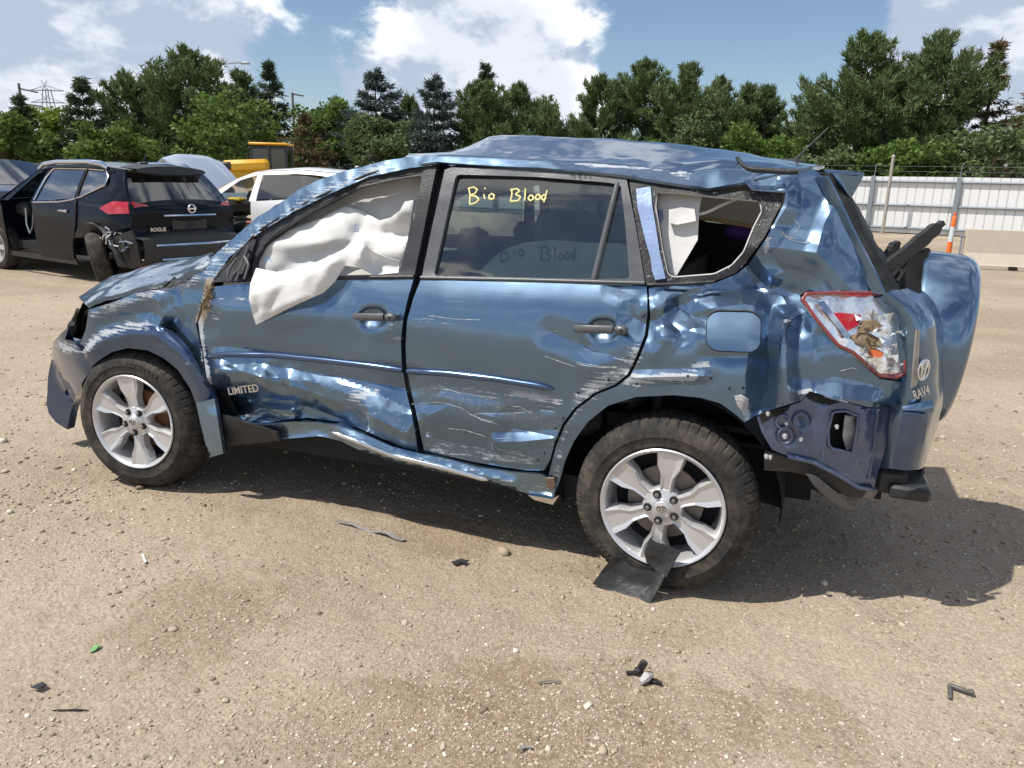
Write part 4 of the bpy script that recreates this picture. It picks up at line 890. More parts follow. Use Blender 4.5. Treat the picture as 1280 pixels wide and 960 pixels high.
for q in range(2):
    for k in range(3): b.tube(own(pxline([(443+3.5*q, 281+4*k), (445.5+3.5*q, 281.5+4*k)], .015-.04, 0, 3)), .0016, 5)
for k in range(4): b.tube(own(pxline([(332+2*k, 321+(k % 2)), (333+2*k, 327-(k % 3))], .02-.04, 0, 3)), .0014, 5)
b.build('airbag_print', plain('blue_bag_ink', (.07, .22, .50), .8), suv)
# dry weed stuck in the wing shut line
b = MB()
for k in range(70):
    u = 262+rng.normal(0, 2.2); v = rng.uniform(358, 388); p = own([sp(u-(v-358)*.22, v, -.012)])[0]; q = p+rng.normal(0, .016, 3)+np.array([0, -.006, 0]); b.tube([p, (p+q)/2+rng.normal(0, .004, 3), q], [.0022, .002, .0008], 4)
b.build('stuck_weed', plain('dry_weed', (.22, .16, .08), .9, 0, .4, 60), suv).__setitem__('kind', 'stuff')

# ---------------------------------------------------------------- wheels
def tyre_mat():
    m, t, bs = new_mat('tyre_rubber'); tcn = t.nodes.new('ShaderNodeTexCoord').outputs['Object']
    sep = t.nodes.new('ShaderNodeSeparateXYZ'); t.links.new(tcn, sep.inputs[0])
    d = nramp(t, nmath(t, 'ADD', nnoise(t, tcn, 9, 7, .7), nmath(t, 'MULTIPLY', nnoise(t, tcn, 70, 4, .7), .25)), .50, .85)
    t.links.new(nmix(t, nmath(t, 'MULTIPLY', d, .8), (.020, .020, .020), (.105, .085, .066)), bs.inputs['Base Color']); bs.inputs['Roughness'].default_value = .8; bs.inputs['Specular IOR Level'].default_value = .3
    bn = t.nodes.new('ShaderNodeBump'); bn.inputs['Strength'].default_value = .3; bn.inputs['Distance'].default_value = .004; t.links.new(nnoise(t, tcn, 80, 5, .6), bn.inputs['Height']); t.links.new(bn.outputs[0], bs.inputs['Normal']); return m
TYRE = tyre_mat()
def tyre_mesh():
    prof = [(.232, .05), (.244, .016), (.250, .008), (.256, .003), (.262, .004), (.285, -.001), (.292, -.003), (.296, -.001), (.312, .002), (.325, .009), (.335, .018), (.343, .026), (.350, .036), (.355, .048), (.3575, .066), (.358, .074), (.358, .082), (.3585, .11), (.3585, .116), (.3585, .124), (.3585, .15), (.358, .158), (.358, .166), (.357, .19), (.352, .203), (.335, .216), (.30, .228), (.26, .222), (.244, .20), (.232, .18)]
    n = 336; V = []; F = []
    for i in range(n):
        th = 2*math.pi*i/n; cut = (i % 6) == 0; cut2 = (i % 6) == 3
        for k, (r, y) in enumerate(prof):
            if cut and 9 <= k <= 14: r -= .0055 if k > 9 else .002
            if cut2 and 17 <= k <= 19: r -= .006
            if k in (15, 16, 21, 22): r -= .008
            if (i+1) % 6 == 0 and 22 < k < 26: r -= .007
            V.append((r*math.cos(th), y, r*math.sin(th)))
    m = len(prof)
    for i in range(n):
        for q in range(m-1): F.append((i*m+q, i*m+q+1, ((i+1) % n)*m+q+1, ((i+1) % n)*m+q))
    return V, F
TV, TF = tyre_mesh()
def spoke_bm():
    b = MB(); st = [(.048, .027, .021), (.085, .022, .018), (.128, .025, .013), (.168, .045, .009), (.231, .055, .006)]; n = len(st)
    for r, w, y in st:
        for xx, dy in ((-w-.006, .055), (-w-.003, .016), (-w+.004, .000), (-w*.5, .006), (w*.5, .006), (w-.004, .000), (w+.003, .016), (w+.006, .055)):
            rr = math.sqrt(max(r*r-(xx*.9)**2, .0001)) if r > .2 else r
            b.V.append((xx, y+dy, rr))
    for i in range(n-1):
        for k in range(7): b.F.append((i*8+k, i*8+k+1, (i+1)*8+k+1, (i+1)*8+k))
    return b
def make_wheel(loc, ang, camber=0.0, steer=0.0, rust=False, near=True):
    w = empty('wheel', (loc[0]-CARP.x, loc[1]-CARP.y, loc[2]-CARP.z), 0, suv); w.rotation_euler = (camber, 0, steer)
    if not near: w.rotation_euler = (0, 0, math.pi)
    mesh('tyre', TV, TF, TYRE, w, True, 30)
    b = MB(); b.lathe([(.243, .012), (.2445, .003), (.240, -.001), (.232, .003), (.226, .012), (.221, .03), (.216, .06), (.208, .17), (.2, .19)], 72); b.build('rim', ALLOY, w, True, 40)
    sb = spoke_bm(); first = None
    for k in range(6):
        M = Matrix.Rotation(-(ang+k*math.pi/3-math.pi/2), 3, 'Y')
        if first is None:
            o = sb.build('spoke', ALLOY, w, True, 12); first = o.data
        else:
            o = link('spoke', first, None, w)
        o.rotation_euler = M.to_euler()
    b = MB(); b.lathe([(0, .012), (.036, .012), (.040, .016), (.074, .022), (.080, .03), (.080, .07)], 40); b.build('hub', ALLOY, w, True, 40)
    b = MB(); b.lathe([(0, .005), (.026, .006), (.031, .010), (.032, .02)], 32); cap = b.build('centre_cap', ALLOY, w, True, 50)
    emblem(w, (0, .004, 0), (1, 0, 0), (0, 0, 1), .019, .0135, STEEL, .0016)
    for k in range(5):
        a = ang+.3+k*2*math.pi/5; c = (.057*math.cos(a), 0, .057*math.sin(a))
        b = MB(); b.lathe([(0, .0105), (.0145, .0105), (.0165, .0165), (.0165, .03)], 16, c=c); b.build('nut_pocket', DARK, w)
        b = MB(); b.lathe([(0, .001), (.0065, .001), (.0095, .005), (.0098, .018)], 6, c=c); b.build('lug_nut', NUT, w, False)
    b = MB(); b.lathe([(.05, .075), (.075, .075), (.078, .088), (.150, .090), (.150, .112), (.06, .112)], 48); b.build('brake_disc', RUST if rust else STEEL, w, True, 40)
    b = MB(); b.lathe([(.0, .13), (.205, .13)], 40); b.build('back_plate', DARK, w)
    if near:
        m = MB(); me = None
    return w
wf = make_wheel((0, 0, .355), R(36), R(-1.5), R(4), True)
wr = make_wheel((2.66, 0, .357), R(25), R(-1), 0)
make_wheel((0, WID, .355), R(15), near=False); make_wheel((2.66, WID, .357), R(50), near=False)
# raised maker's name on the front tyre
def arc_text(body, parent, rad, a_mid, size, mat, y):
    span = .078
    for i, ch in enumerate(body):
        a = a_mid-(i-(len(body)-1)/2)*span
        o = text('tyre_lettering', ch, size, mat, parent, (rad*math.cos(a), y, rad*math.sin(a)), (math.sin(a), 0, -math.cos(a)), (math.cos(a), 0, math.sin(a)), .0012)
TL = plain('tyre_letter_rubber', (.055, .052, .048), .7, 0, .3, 30)
arc_text('GOODYEAR', wf, .302, R(72), .034, TL, -.0035); arc_text('GOODYEAR', wr, .302, R(235), .034, TL, -.0035)

# ================================================================== the yard
def ground_mat():
    m, t, b = new_mat('gravel_dirt'); tcn = t.nodes.new('ShaderNodeTexCoord').outputs['Object']
    big = nramp(t, nnoise(t, tcn, .45, 6, .62, .4), .40, .64)
    c = nmix(t, big, (.345, .274, .200), (.43, .352, .268))
    # damp oil-stained patches
    for (u, v, rad) in ((600, 900, .34), (700, 925, .42), (470, 905, .25), (840, 900, .30), (560, 665, .30), (1000, 905, .25), (250, 770, .35)):
        g_ = ground(u, v); dd = nvec(t, 'DISTANCE', tcn, (float(g_[0]), float(g_[1]), 0.0), out=1)
        k_ = nramp(t, nmath(t, 'SUBTRACT', nmath(t, 'MULTIPLY', nnoise(t, tcn, 6.5, 7, .72, .6), 1.5), nmath(t, 'MULTIPLY', dd, .62/rad)), .10, .36)
        c = nmix(t, nmath(t, 'MULTIPLY', k_, .38), c, (.225, .155, .09))
    rut = t.nodes.new('ShaderNodeMapping'); rut.inputs['Scale'].default_value = (.25, 1.6, 1); rut.inputs['Rotation'].default_value = (0, 0, R(-8)); t.links.new(tcn, rut.inputs['Vector'])
    c = nmix(t, nmath(t, 'MULTIPLY', nramp(t, nnoise(t, rut.outputs[0], 1.1, 5, .6), .48, .72), .45), c, (.47, .38, .27))
    # loose brown soil showing between washed gravel
    br = nramp(t, nnoise(t, tcn, 2.3, 8, .68, .8), .57, .68)
    c = nmix(t, nmath(t, 'MULTIPLY', br, .28), c, (.25, .18, .11))
    gr = nramp(t, nnoise(t, tcn, 95, 4, .75), .35, .72)
    c = nmix(t, gr, nvec(t, 'MULTIPLY', c, (.70, .69, .67)), nvec(t, 'MULTIPLY', c, (1.16, 1.16, 1.17)))
    v = t.nodes.new('ShaderNodeTexVoronoi'); v.inputs['Scale'].default_value = 70; t.links.new(tcn, v.inputs['Vector'])
    pc = nramp(t, nvec(t, 'LENGTH', v.outputs['Color'], None, 1), .9, 1.5)
    c = nmix(t, nmath(t, 'MULTIPLY', pc, .2), c, (.56, .50, .41))
    t.links.new(c, b.inputs['Base Color']); b.inputs['Roughness'].default_value = .95; b.inputs['Specular IOR Level'].default_value = .15
    bn = t.nodes.new('ShaderNodeBump'); bn.inputs['Strength'].default_value = .65; bn.inputs['Distance'].default_value = .005
    h = nmath(t, 'ADD', nnoise(t, tcn, 120, 4, .7), nmath(t, 'MULTIPLY', nmath(t, 'SUBTRACT', .6, v.outputs['Distance']), .9)); t.links.new(h, bn.inputs['Height'])
    bn2 = t.nodes.new('ShaderNodeBump'); bn2.inputs['Strength'].default_value = .6; bn2.inputs['Distance'].default_value = .06; t.links.new(nnoise(t, tcn, 6, 8, .65), bn2.inputs['Height']); t.links.new(bn.outputs[0], bn2.inputs['Normal'])
    t.links.new(bn2.outputs[0], b.inputs['Normal']); return m
def axis(lo, hi, step, ends):
    a = np.arange(lo, hi+1e-6, step); out = list(a); g = step; x = hi
    while x < ends: g *= 1.28; x += g; out.append(x)
    g = step; x = lo
    while x > -ends: g *= 1.28; x -= g; out.insert(0, x)
    return np.array(out)
gx = axis(-2.2, 6.2, .026, 1500); gy = axis(-2.2, 4.0, .026, 1500)
GX, GY = np.meshgrid(gx, gy)
def gheight(x, y):
    p = (x, y, 0.0)
    return .016*nz(p, .9, 2)+.008*nz(p, 2.7, 5)+.0045*nz(p, 8, 1)+.003*nz(p, 21, 8)
Z = np.zeros(GX.shape); near = (np.abs(GX) < 14) & (np.abs(GY) < 14)
Z[near] = [gheight(x, y) for x, y in zip(GX[near], GY[near])]
def bowl(x0, y0, r): return np.exp(-((GX-x0)**2+(GY-y0)**2)/(r*r))
wmask_ = np.clip(bowl(0, .1, .35)+bowl(2.66, .1, .35)+bowl(0, 1.7, .35)+bowl(2.66, 1.7, .35), 0, 1)
Z = Z*(1-wmask_)-.004*wmask_
Z += .03*np.exp(-((GY-.16-.02*np.sin(GX*9))/.05)**2)*np.exp(-((GX-1.35)/.55)**2)*.7        # ridge of dirt shoved up beside the sill
GV = np.stack([GX.ravel(), GY.ravel(), Z.ravel()], 1); nc, nr = len(gx), len(gy)
ii = (np.arange(nr-1)[:, None]*nc+np.arange(nc-1)[None]).ravel()
GF = np.stack([ii, ii+1, ii+1+nc, ii+nc], 1)
def fast_mesh(name, V, F, mat, parent=None, smooth=True, attrs=None):
    V = np.asarray(V, np.float32); F = np.asarray(F, np.int32); k = F.shape[1]
    me = bpy.data.meshes.new(name); me.vertices.add(len(V)); me.vertices.foreach_set('co', V.ravel())
    me.loops.add(F.size); me.loops.foreach_set('vertex_index', F.ravel()); me.polygons.add(len(F))
    me.polygons.foreach_set('loop_start', np.arange(0, F.size, k, dtype=np.int32))
    me.polygons.foreach_set('use_smooth', np.full(len(F), smooth))
    if attrs:
        for kk, a in attrs.items():
            q = me.attributes.new(kk, 'FLOAT', 'POINT'); q.data.foreach_set('value', np.asarray(a, np.float32))
    me.update(); me.validate(); return link(name, me, mat, parent)
gnd = fast_mesh('ground', GV, GF, ground_mat()); gnd['kind'] = 'structure'
# loose stones
def stones(n, seed, patch=None):
    r_ = np.random.default_rng(seed)
    u = r_.uniform(-60, 1340, n); v = 340+620*r_.beta(1.35, .9, n)
    if patch: u = r_.normal(patch[0], patch[2], n); v = np.clip(r_.normal(patch[1], patch[3], n), 700, 1020)
    d = rays(u, v); P = CAM+d*((0-CAM[2])/d[:, 2])[:, None]
    s = np.exp(r_.normal(math.log(.0026 if not patch else .0021), .45, n)); dist = np.linalg.norm(P-CAM, axis=1); s *= np.clip(dist/3.0, .8, 2.4)
    pat = np.array([nz(p, .8, 11)+.6*nz(p, 2.2, 3) for p in P]); keep = (r_.uniform(-.7, .9, n) < pat) & (dist < 16)
    P, s = P[keep], s[keep]; s = np.where(r_.uniform(0, 1, len(s)) < .006, s*2.6, s); n = len(P)
    cube = np.array([[x, y, z] for x in (-1, 1) for y in (-1, 1) for z in (-1, 1)], float)*.72
    octa = np.array([[1.1, 0, 0], [-1.1, 0, 0], [0, 1.1, 0], [0, -1.1, 0], [0, 0, 1.1], [0, 0, -1.1]])
    base = np.concatenate([cube, octa]); b_ = bmesh.new()
    for c in base: b_.verts.new(c)
    bmesh.ops.convex_hull(b_, input=b_.verts); bmesh.ops.triangulate(b_, faces=b_.faces); b_.verts.index_update()
    bv = np.array([v_.co for v_ in b_.verts]); bf = np.array([[q.index for q in f.verts] for f in b_.faces]); b_.free()
    V = bv[None]*(1+r_.normal(0, .16, (n, len(bv), 1)))*np.stack([s*r_.uniform(.8, 1.5, n), s*r_.uniform(.7, 1.2, n), s*r_.uniform(.45, .8, n)], 1)[:, None]
    a = r_.uniform(0, 6.28, n); ca, sa = np.cos(a)[:, None], np.sin(a)[:, None]
    V = np.stack([V[..., 0]*ca-V[..., 1]*sa, V[..., 0]*sa+V[..., 1]*ca, V[..., 2]], 2)
    gz = np.array([gheight(x, y) for x, y in P[:, :2]]); P[:, 2] = gz+s*.15
    V = V+P[:, None]; F = bf[None]+(np.arange(n)*len(bv))[:, None, None]
    return V.reshape(-1, 3), F.reshape(-1, 3), np.repeat(r_.uniform(0, 1, n), len(bv))
m, t, bs = new_mat('stone'); aa = t.nodes.new('ShaderNodeAttribute'); aa.attribute_name = 'tone'
cr_ = t.nodes.new('ShaderNodeValToRGB'); t.links.new(aa.outputs['Fac'], cr_.inputs[0]); e = cr_.color_ramp.elements
e[0].position = 0; e[0].color = (.16, .12, .085, 1); e[1].position = 1; e[1].color = (.68, .62, .53, 1)
for p_, c_ in ((.25, (.36, .28, .20)), (.6, (.43, .35, .26)), (.86, (.50, .42, .33))): q = e.new(p_); q.color = (*c_, 1)
t.links.new(cr_.outputs[0], bs.inputs['Base Color']); bs.inputs['Roughness'].default_value = .9; bs.inputs['Specular IOR Level'].default_value = .2
V, F, T = stones(33000, 5)
V2, F2_, T2 = stones(16000, 9, (800, 910, 190, 55)); F = np.concatenate([F, F2_+len(V)]); V = np.concatenate([V, V2]); T = np.concatenate([T, np.clip(T2*.5+.5, 0, 1)])
g_ = fast_mesh('gravel', V, F, m, None, True, {'tone': T}); g_['kind'] = 'stuff'

# ---------------------------------------------------------------- fence, barrier, marker post
WHITE = plain('white_sheet_metal', (.74, .75, .75), .5, 0, .07, 3, .05, 30)
GALV = plain('galvanised_steel', (.25, .28, .31), .5, .3, .15, 10)
CONC = plain('barrier_concrete', (.47, .41, .33), .9, 0, .14, 4, .25, 40)
FA = np.array([5.3, 29.5]); FD = np.array([1.0, -.205]); FD /= np.linalg.norm(FD); FN = np.array([FD[1], -FD[0]])   # FN looks at the photographer
fang = math.atan2(FD[1], FD[0])
fence = empty('white_fence', (FA[0], FA[1], 0), fang)
tag(fence, 'long white corrugated sheet fence with grey rails and posts in front of the trees', 'fence')
pw = .285; k0, k1 = -150, 48; pm = None; FH = 2.02
b = MB(); hw = pw/2-.005
prof = [(-hw, 0), (-hw, -.030), (-hw+.01, -.034), (hw-.03, -.034), (hw-.02, -.026), (hw, -.024), (hw, 0)]
for z in (.04, FH): b.V += [(x, y, z) for x, y in prof]
b.F = [(i, i+1, i+8, i+7) for i in range(6)]+[tuple(range(6, -1, -1)), tuple(range(7, 14))]
for k in range(k0, k1):
    if pm is None: o = b.build('fence_panel', WHITE, fence, False); pm = o.data
    else: o = link('fence_panel', pm, None, fence)
    o.location = (k*pw, 0, 0); o.scale = (1, 1, 1+.012*math.sin(k*12.7))
for z in (.22, 1.02, 1.86):
    b = MB(); b.tube([(k0*pw, -.09, z), (k1*pw, -.09, z)], .045, 8); b.build('fence_rail', GALV, fence)
pmesh = None
for k in range(-15, 6):
    b = MB(); b.box((0, -.14, FH/2+.01), (.15, .09, FH+.02), bev=.01)
    if pmesh is None: o = b.build('fence_post', GALV, fence, False); pmesh = o.data
    else: o = link('fence_post', pmesh, None, fence)
    o.location = (.1+k*2.78, 0, 0)
b = MB(); b.tube([(.55, .35, 0), (.5, .35, 0)], .01)
for z in (2.22, 2.40): b.tube([(k0*pw, .12, z), (k1*pw, .12, z)], .005, 4)
for k in range(-15, 6): b.tube([(.1+k*2.78, .0, FH-.2), (.1+k*2.78, .12, 2.46)], .011, 5)
b.build('barbed_wire', GALV, fence)
pp = along(1114, math.hypot(*(at(1115, 285, 0)*0+ground(1113, 293))[:2]-CAM[:2]))
b = MB(); b.tube([(0, 0, 0), (0, 0, 2.66)], .055, 10); b.lathe([(0, 2.66), (.06, 2.66), (.065, 2.70), (.03, 2.76), (0, 2.77)], 10, axis='z')
o = b.build('steel_pole', plain('rusty_pole', (.40, .36, .32), .7, .3, .4, 8)); o.location = (pp[0], pp[1], 0); tag(o, 'tall bare rusty steel pole standing just in front of the white fence', 'pole')
def barrier(p, ang, L_=3.6, lab=''):
    root = empty('concrete_barrier', p, ang); tag(root, lab, 'barrier', 'concrete barriers along the fence')
    sec = [(-.30, 0), (-.30, .09), (-.28, .10), (-.15, .33), (-.08, .81), (.08, .81), (.15, .33), (.28, .10), (.30, .09), (.30, 0)]
    V = [(0, y, z) for y, z in sec]+[(L_, y, z) for y, z in sec]; n = len(sec)
    F = [(i, (i+1) % n, n+(i+1) % n, n+i) for i in range(n)]+[tuple(range(n-1, -1, -1)), tuple(range(n, 2*n))]
    o = mesh('barrier_wall', V, F, CONC, root, False); mv = o.modifiers.new('b', 'BEVEL'); mv.width = .015; mv.segments = 2
    b = MB(); b.tube([(-.06, 0, .2), (-.06, 0, .72)], .02, 6); b.tube([(-.09, 0, .65), (.02, 0, .65)], .025, 6); b.tube([(-.09, 0, .28), (.02, 0, .28)], .025, 6); b.build('joint_loop', GALV, root)
    b = MB(); b.box((.9, -.27, .05), (.16, .10, .07)); b.box((2.7, -.27, .05), (.16, .10, .07)); b.build('lifting_slot', DARK, root, False)
BA = ground(1200, 334); barrier((BA[0], BA[1], 0), R(4), 3.7, 'tan concrete barrier whose end shows beside the orange marker post')
mp = ground(1184, 326)
post = empty('marker_post', (mp[0], mp[1], 0)); tag(post, 'slim orange and white channelizer post in front of the concrete barrier', 'marker post')
OR = plain('orange_plastic', (.80, .17, .03), .5, 0, .08, 10); WB = plain('reflective_band', (.62, .66, .66), .4, 0, .1, 20)
b = MB(); b.lathe([(0, 0), (.2, 0), (.2, .05), (.06, .07), (0, .07)], 16, axis='z'); b.build('base', PLAST, post)
zz = [.06, .38, .48, .62, .76, .80, .98]
b = MB(); b.lathe([(.058, .06), (.054, .44)], 14, axis='z'); b.lathe([(.050, .78), (.048, 1.0), (.035, 1.02), (.02, 1.03)], 14, axis='z'); b.lathe([(0, 1.10), (.035, 1.10), (.035, 1.06), (.015, 1.05), (.015, 1.02)], 10, axis='z'); o = b; b.build('tube', OR, post).__setitem__('kind', 'stuff')
b = MB(); b.lathe([(.0545, .44), (.051, .78)], 14, axis='z'); b.build('band', WB, post)

# ---------------------------------------------------------------- other vehicles
def car(name, loc, rz, label, col, spec, group=None, detail=None, mirrored=False):
    """spec: side outlines in metres (x from the front hub towards the tail, z up)"""
    root = empty(name, loc, rz); tag(root, label, 'car', group)
    pm_ = col; hwid = spec.get('w', .91); x0, x1 = spec['x0'], spec['x1']
    def hw(x, z):
        w_ = hwid - .22*max(0, (x0+.75-x)/.75)**2-.16*max(0, (x-x1+.6)/.6)**2-.07*max(0, (.65-z)/.5)**2
        w_ -= .02*max(0, (z-.7)/.4)**2+max(0, z-1.08)*.40+.25*max(0, z-1.5)**1.5
        return w_
    def side(nm, poly, mat, off=0.0, holes=(), s=-1, step=.16, par=root, rnd=0):
        P = np.array(poly); P = round_poly(P, rnd) if rnd else P
        Q, T = tri_poly(P*100, step*100, [np.array(h)*100 for h in holes]); Q = Q/100
        X = np.array([(x, s*(hw(x, z)+off), z) for x, z in Q]); a = X[T[0][1]]-X[T[0][0]]; c = X[T[0][2]]-X[T[0][0]]
        if np.cross(a, c)[1]*s < 0: T = T[:, ::-1]
        F = T.tolist(); V = X.tolist(); mm = {}
        for i, j in boundary(T):
            for k in (i, j):
                if k not in mm: mm[k] = len(V); V.append((X[k]-np.array([0, s*.03, 0])).tolist())
            F.append([j, i, mm[i], mm[j]])
        return mesh(nm, V, F, mat, par, True, 40, {'wear': np.zeros(len(V)), 'dirt': np.zeros(len(V))})
    def strip_(nm, pts, mat, par=root, bulge=None, ny=11, off=0.0, inset=0.0):
        pts = resample(np.array(pts, float), max(2, int(len(pts)*3))); rows = []
        for i, (x, z) in enumerate(pts):
            a = pts[max(i-1, 0)]; c = pts[min(i+1, len(pts)-1)]; tx, tz = c[0]-a[0], c[1]-a[1]; l_ = math.hypot(tx, tz)+1e-9; nx, nz_ = -tz/l_, tx/l_
            w_ = hw(x, z)-inset; r_ = []
            for q in np.linspace(-1, 1, ny):
                bu = (bulge if bulge is not None else .05)*(1-abs(q)**2.4)+off
                r_.append((x+nx*bu, w_*q, z+nz_*bu))
            rows.append(r_)
        V = np.array(rows).reshape(-1, 3); return mesh(nm, V, grid_faces(len(rows), ny, True), mat, par, True, 40, {'wear': np.zeros(len(V)), 'dirt': np.zeros(len(V))})
    return root, side, strip_, hw
def arch(xc, zc, r, a0=0, a1=180, n=9): return [(xc+r*math.cos(R(a)), zc+r*math.sin(R(a))) for a in np.linspace(a0, a1, n)]
def std_wheel(root, x, y, r=.36, yaw=0.0, tilt=0.0, z=None):
    w_ = empty('wheel', (x, y, r if z is None else z), 0, root); w_.rotation_euler = (tilt, 0, yaw if y < 0 else yaw+math.pi)
    k = r/.3585
    o = link('tyre', tyre_data, None, w_); o.scale = (k, 1, k)
    o = link('rim', rim_data, None, w_); o.scale = (k, 1, k)
    return w_
b = MB(); b.lathe([(.232, .05), (.25, .006), (.29, -.003), (.33, .012), (.352, .045), (.358, .07), (.3585, .11), (.358, .16), (.35, .20), (.30, .228), (.24, .2)], 56)
for k in range(56):
    pass
o = b.build('tyre', TYRE); tyre_data = o.data; bpy.data.objects.remove(o)
b = MB(); b.lathe([(.243, .012), (.2445, .003), (.232, .003), (.221, .03), (.208, .10), (0, .11)], 40)
for k in range(5):
    a = 2*math.pi*k/5; c, s = math.cos(a), math.sin(a)
    q = [(.03, -.028), (.23, -.045), (.23, .045), (.03, .028)]
    b.add([(x*c-y*s, .014, x*s+y*c) for x, y in q]+[(x*c-y*s, .06, x*s+y*c) for x, y in q], [(3, 2, 1, 0), (0, 1, 5, 4), (2, 3, 7, 6)])
b.lathe([(0, .008), (.05, .01), (.055, .05)], 16)
o = b.build('rim', ALLOY); rim_data = o.data; bpy.data.objects.remove(o)
BLACKP = paint('black_car_paint', (.010, .013, .020), metal=.5, rough=.14, dust=.0, coat=.1, spec=.12)
NAVYP = paint('navy_car_paint', (.018, .03, .075), metal=.4, rough=.25, dust=.10)
WHITEP = paint('white_pearl_paint', (.74, .75, .77), metal=.0, rough=.3, dust=.08, dcol=(.5, .46, .4))
SILVERP = paint('silver_blue_paint', (.50, .56, .66), metal=.3, rough=.35, dust=.1)
TAILG = tinted('dark_tail_glass', (.04, .045, .05), .05)

# black SUV, rear quarter towards the photographer
BL = ground(118, 356); ang = math.atan2(-.65, 2.67)+R(2)
root, side, strip_, hw = car('black_suv', (0, 0, 0), ang, 'black SUV with its near front door gone and rear corner smashed, wheel splayed', BLACKP, dict(w=.92, x0=-.95, x1=3.72))
# put the near rear tyre where it stands
off = Matrix.Rotation(ang, 3, 'Z') @ Vector((2.70, -.93, 0)); root.location = (BL[0]-off.x, BL[1]-off.y, 0)
belt = 1.08
side('rear_door', [(1.33, .30), (1.28, .55), (1.26, belt), (2.34, belt+.07), (2.42, 1.02), (2.40, .80), (2.30, .58), (2.24, .45), (2.20, .30)], BLACKP, .004)
side('rear_quarter_panel', [(2.36, .84), (2.43, 1.05), (2.37, belt+.07), (2.52, 1.20), (3.02, 1.36), (2.95, 1.60), (3.22, 1.58), (3.50, 1.16), (3.60, 1.05), (3.56, .84), (3.30, .78), (3.20, .70)]+arch(2.72, .40, .46, 35, 150, 8), BLACKP)
side('sill_panel', [(.42, .25), (.42, .32), (1.3, .33), (2.22, .33), (2.24, .24)], PLAST)
side('front_fender', [(-.45, .5), (-.9, .6), (-.92, .8), (-.6, .98), (.25, 1.08), (.36, 1.0), (.40, .7), (.42, .34)]+arch(0, .38, .42, 10, 165, 8), BLACKP)
side('rear_bumper_cover', [(3.24, .30), (3.18, .55), (3.26, .70), (3.56, .80), (3.62, .6), (3.62, .34), (3.5, .28)], PLAST)
side('roof_side', [(.40, 1.10), (1.0, 1.50), (1.32, 1.615), (2.2, 1.64), (2.95, 1.60), (3.0, 1.55), (2.95, 1.55), (2.2, 1.585), (1.32, 1.565), (1.10, 1.50), (.56, 1.09)], BLACKP)
side('centre_pillar', [(1.20, 1.08), (1.34, 1.08), (1.43, 1.57), (1.32, 1.57)], BLACKP, .002)
side('rear_window', [(1.36, 1.11), (2.30, 1.18), (2.26, 1.56), (1.46, 1.56)], TAILG, .0)
side('rear_quarter_window', [(2.36, 1.20), (2.52, 1.24), (2.95, 1.40), (2.93, 1.46), (2.80, 1.55), (2.34, 1.56)], TAILG, .0)
def rail(nm, pts, r_, mat, s=-1, o_=.008, par=root):
    b = MB(); b.tube([(x, s*(hw(x, z)+o_), z) for x, z in resample(np.array(pts, float), 24)], r_, 6); return b.build(nm, mat, par)
rail('chrome_trim', [(1.30, 1.09), (2.0, 1.12), (2.40, 1.18), (2.97, 1.385), (2.98, 1.44), (2.84, 1.57), (2.3, 1.585), (1.46, 1.58), (1.38, 1.5), (1.30, 1.12)], .013, CHROME)
rail('door_gap', [(2.33, 1.58), (2.37, 1.18), (2.43, 1.02), (2.38, .80), (2.26, .55), (2.2, .33)], .016, RUBBER)
b = MB(); b.box((2.12, -(hw(2.12, 1.0)+.03), 1.0), (.22, .03, .035), bev=.01); b.build('door_handle', CHROME, root)
for s in (-1, 1):
    b = MB(); b.tube([(1.1, s*.66, 1.57), (1.25, s*.65, 1.64), (1.6, s*.64, 1.675), (2.4, s*.64, 1.685), (2.75, s*.65, 1.655), (2.9, s*.66, 1.60)], [.02, .032, .03, .03, .04, .028], 8); b.build('roof_rail', CHROME, root)
strip_('bonnet', [(-.88, .82), (-.7, .98), (.28, 1.08)], BLACKP)
strip_('windscreen', [(.28, 1.09), (1.02, 1.53)], TAILG)
strip_('roof', [(1.02, 1.53), (1.32, 1.62), (2.2, 1.655), (2.95, 1.61), (3.30, 1.585)], BLACKP, None or root, .045)
strip_('tailgate_spoiler', [(2.95, 1.62), (3.36, 1.60), (3.38, 1.565), (3.2, 1.54)], PLAST, root, .05, inset=.05)
strip_('tailgate_glass', [(3.20, 1.545), (3.52, 1.13)], TAILG, root, .07, inset=.0)
tg = strip_('tailgate', [(3.52, 1.13), (3.60, 1.05), (3.58, .95), (3.54, .80), (3.57, .70)], BLACKP, root, .10)
strip_('rear_bumper', [(3.56, .70), (3.70, .68), (3.71, .55), (3.69, .42), (3.60, .32)], PLAST, root, .10)
strip_('front_bumper', [(-.85, .30), (-.94, .4), (-.95, .6), (-.90, .82)], BLACKP, root, .15)
def rear_bar(nm, z, x, y0, y1, h, mat, d=.02):
    b = MB(); pts = [(x+.10*(1-abs(y/.8)**2.4), y, z) for y in np.linspace(y0, y1, 11)]; b.tube(pts, h, 6); return b.build(nm, mat, root)
rear_bar('plate_garnish', .985, 3.605, -.42, .42, .020, CHROME); rear_bar('bumper_chrome', .60, 3.715, -.62, .62, .018, CHROME); rear_bar('bumper_chrome', .40, 3.70, -.55, .55, .022, CHROME)
b = MB(); b.box((3.655, 0, .865), (.03, .56, .17), bev=.012); b.build('plate_recess', PLAST, root); b = MB(); b.box((3.672, 0, .86), (.012, .10, .06), bev=.008); b.build('plate_clip', RUBBER, root)
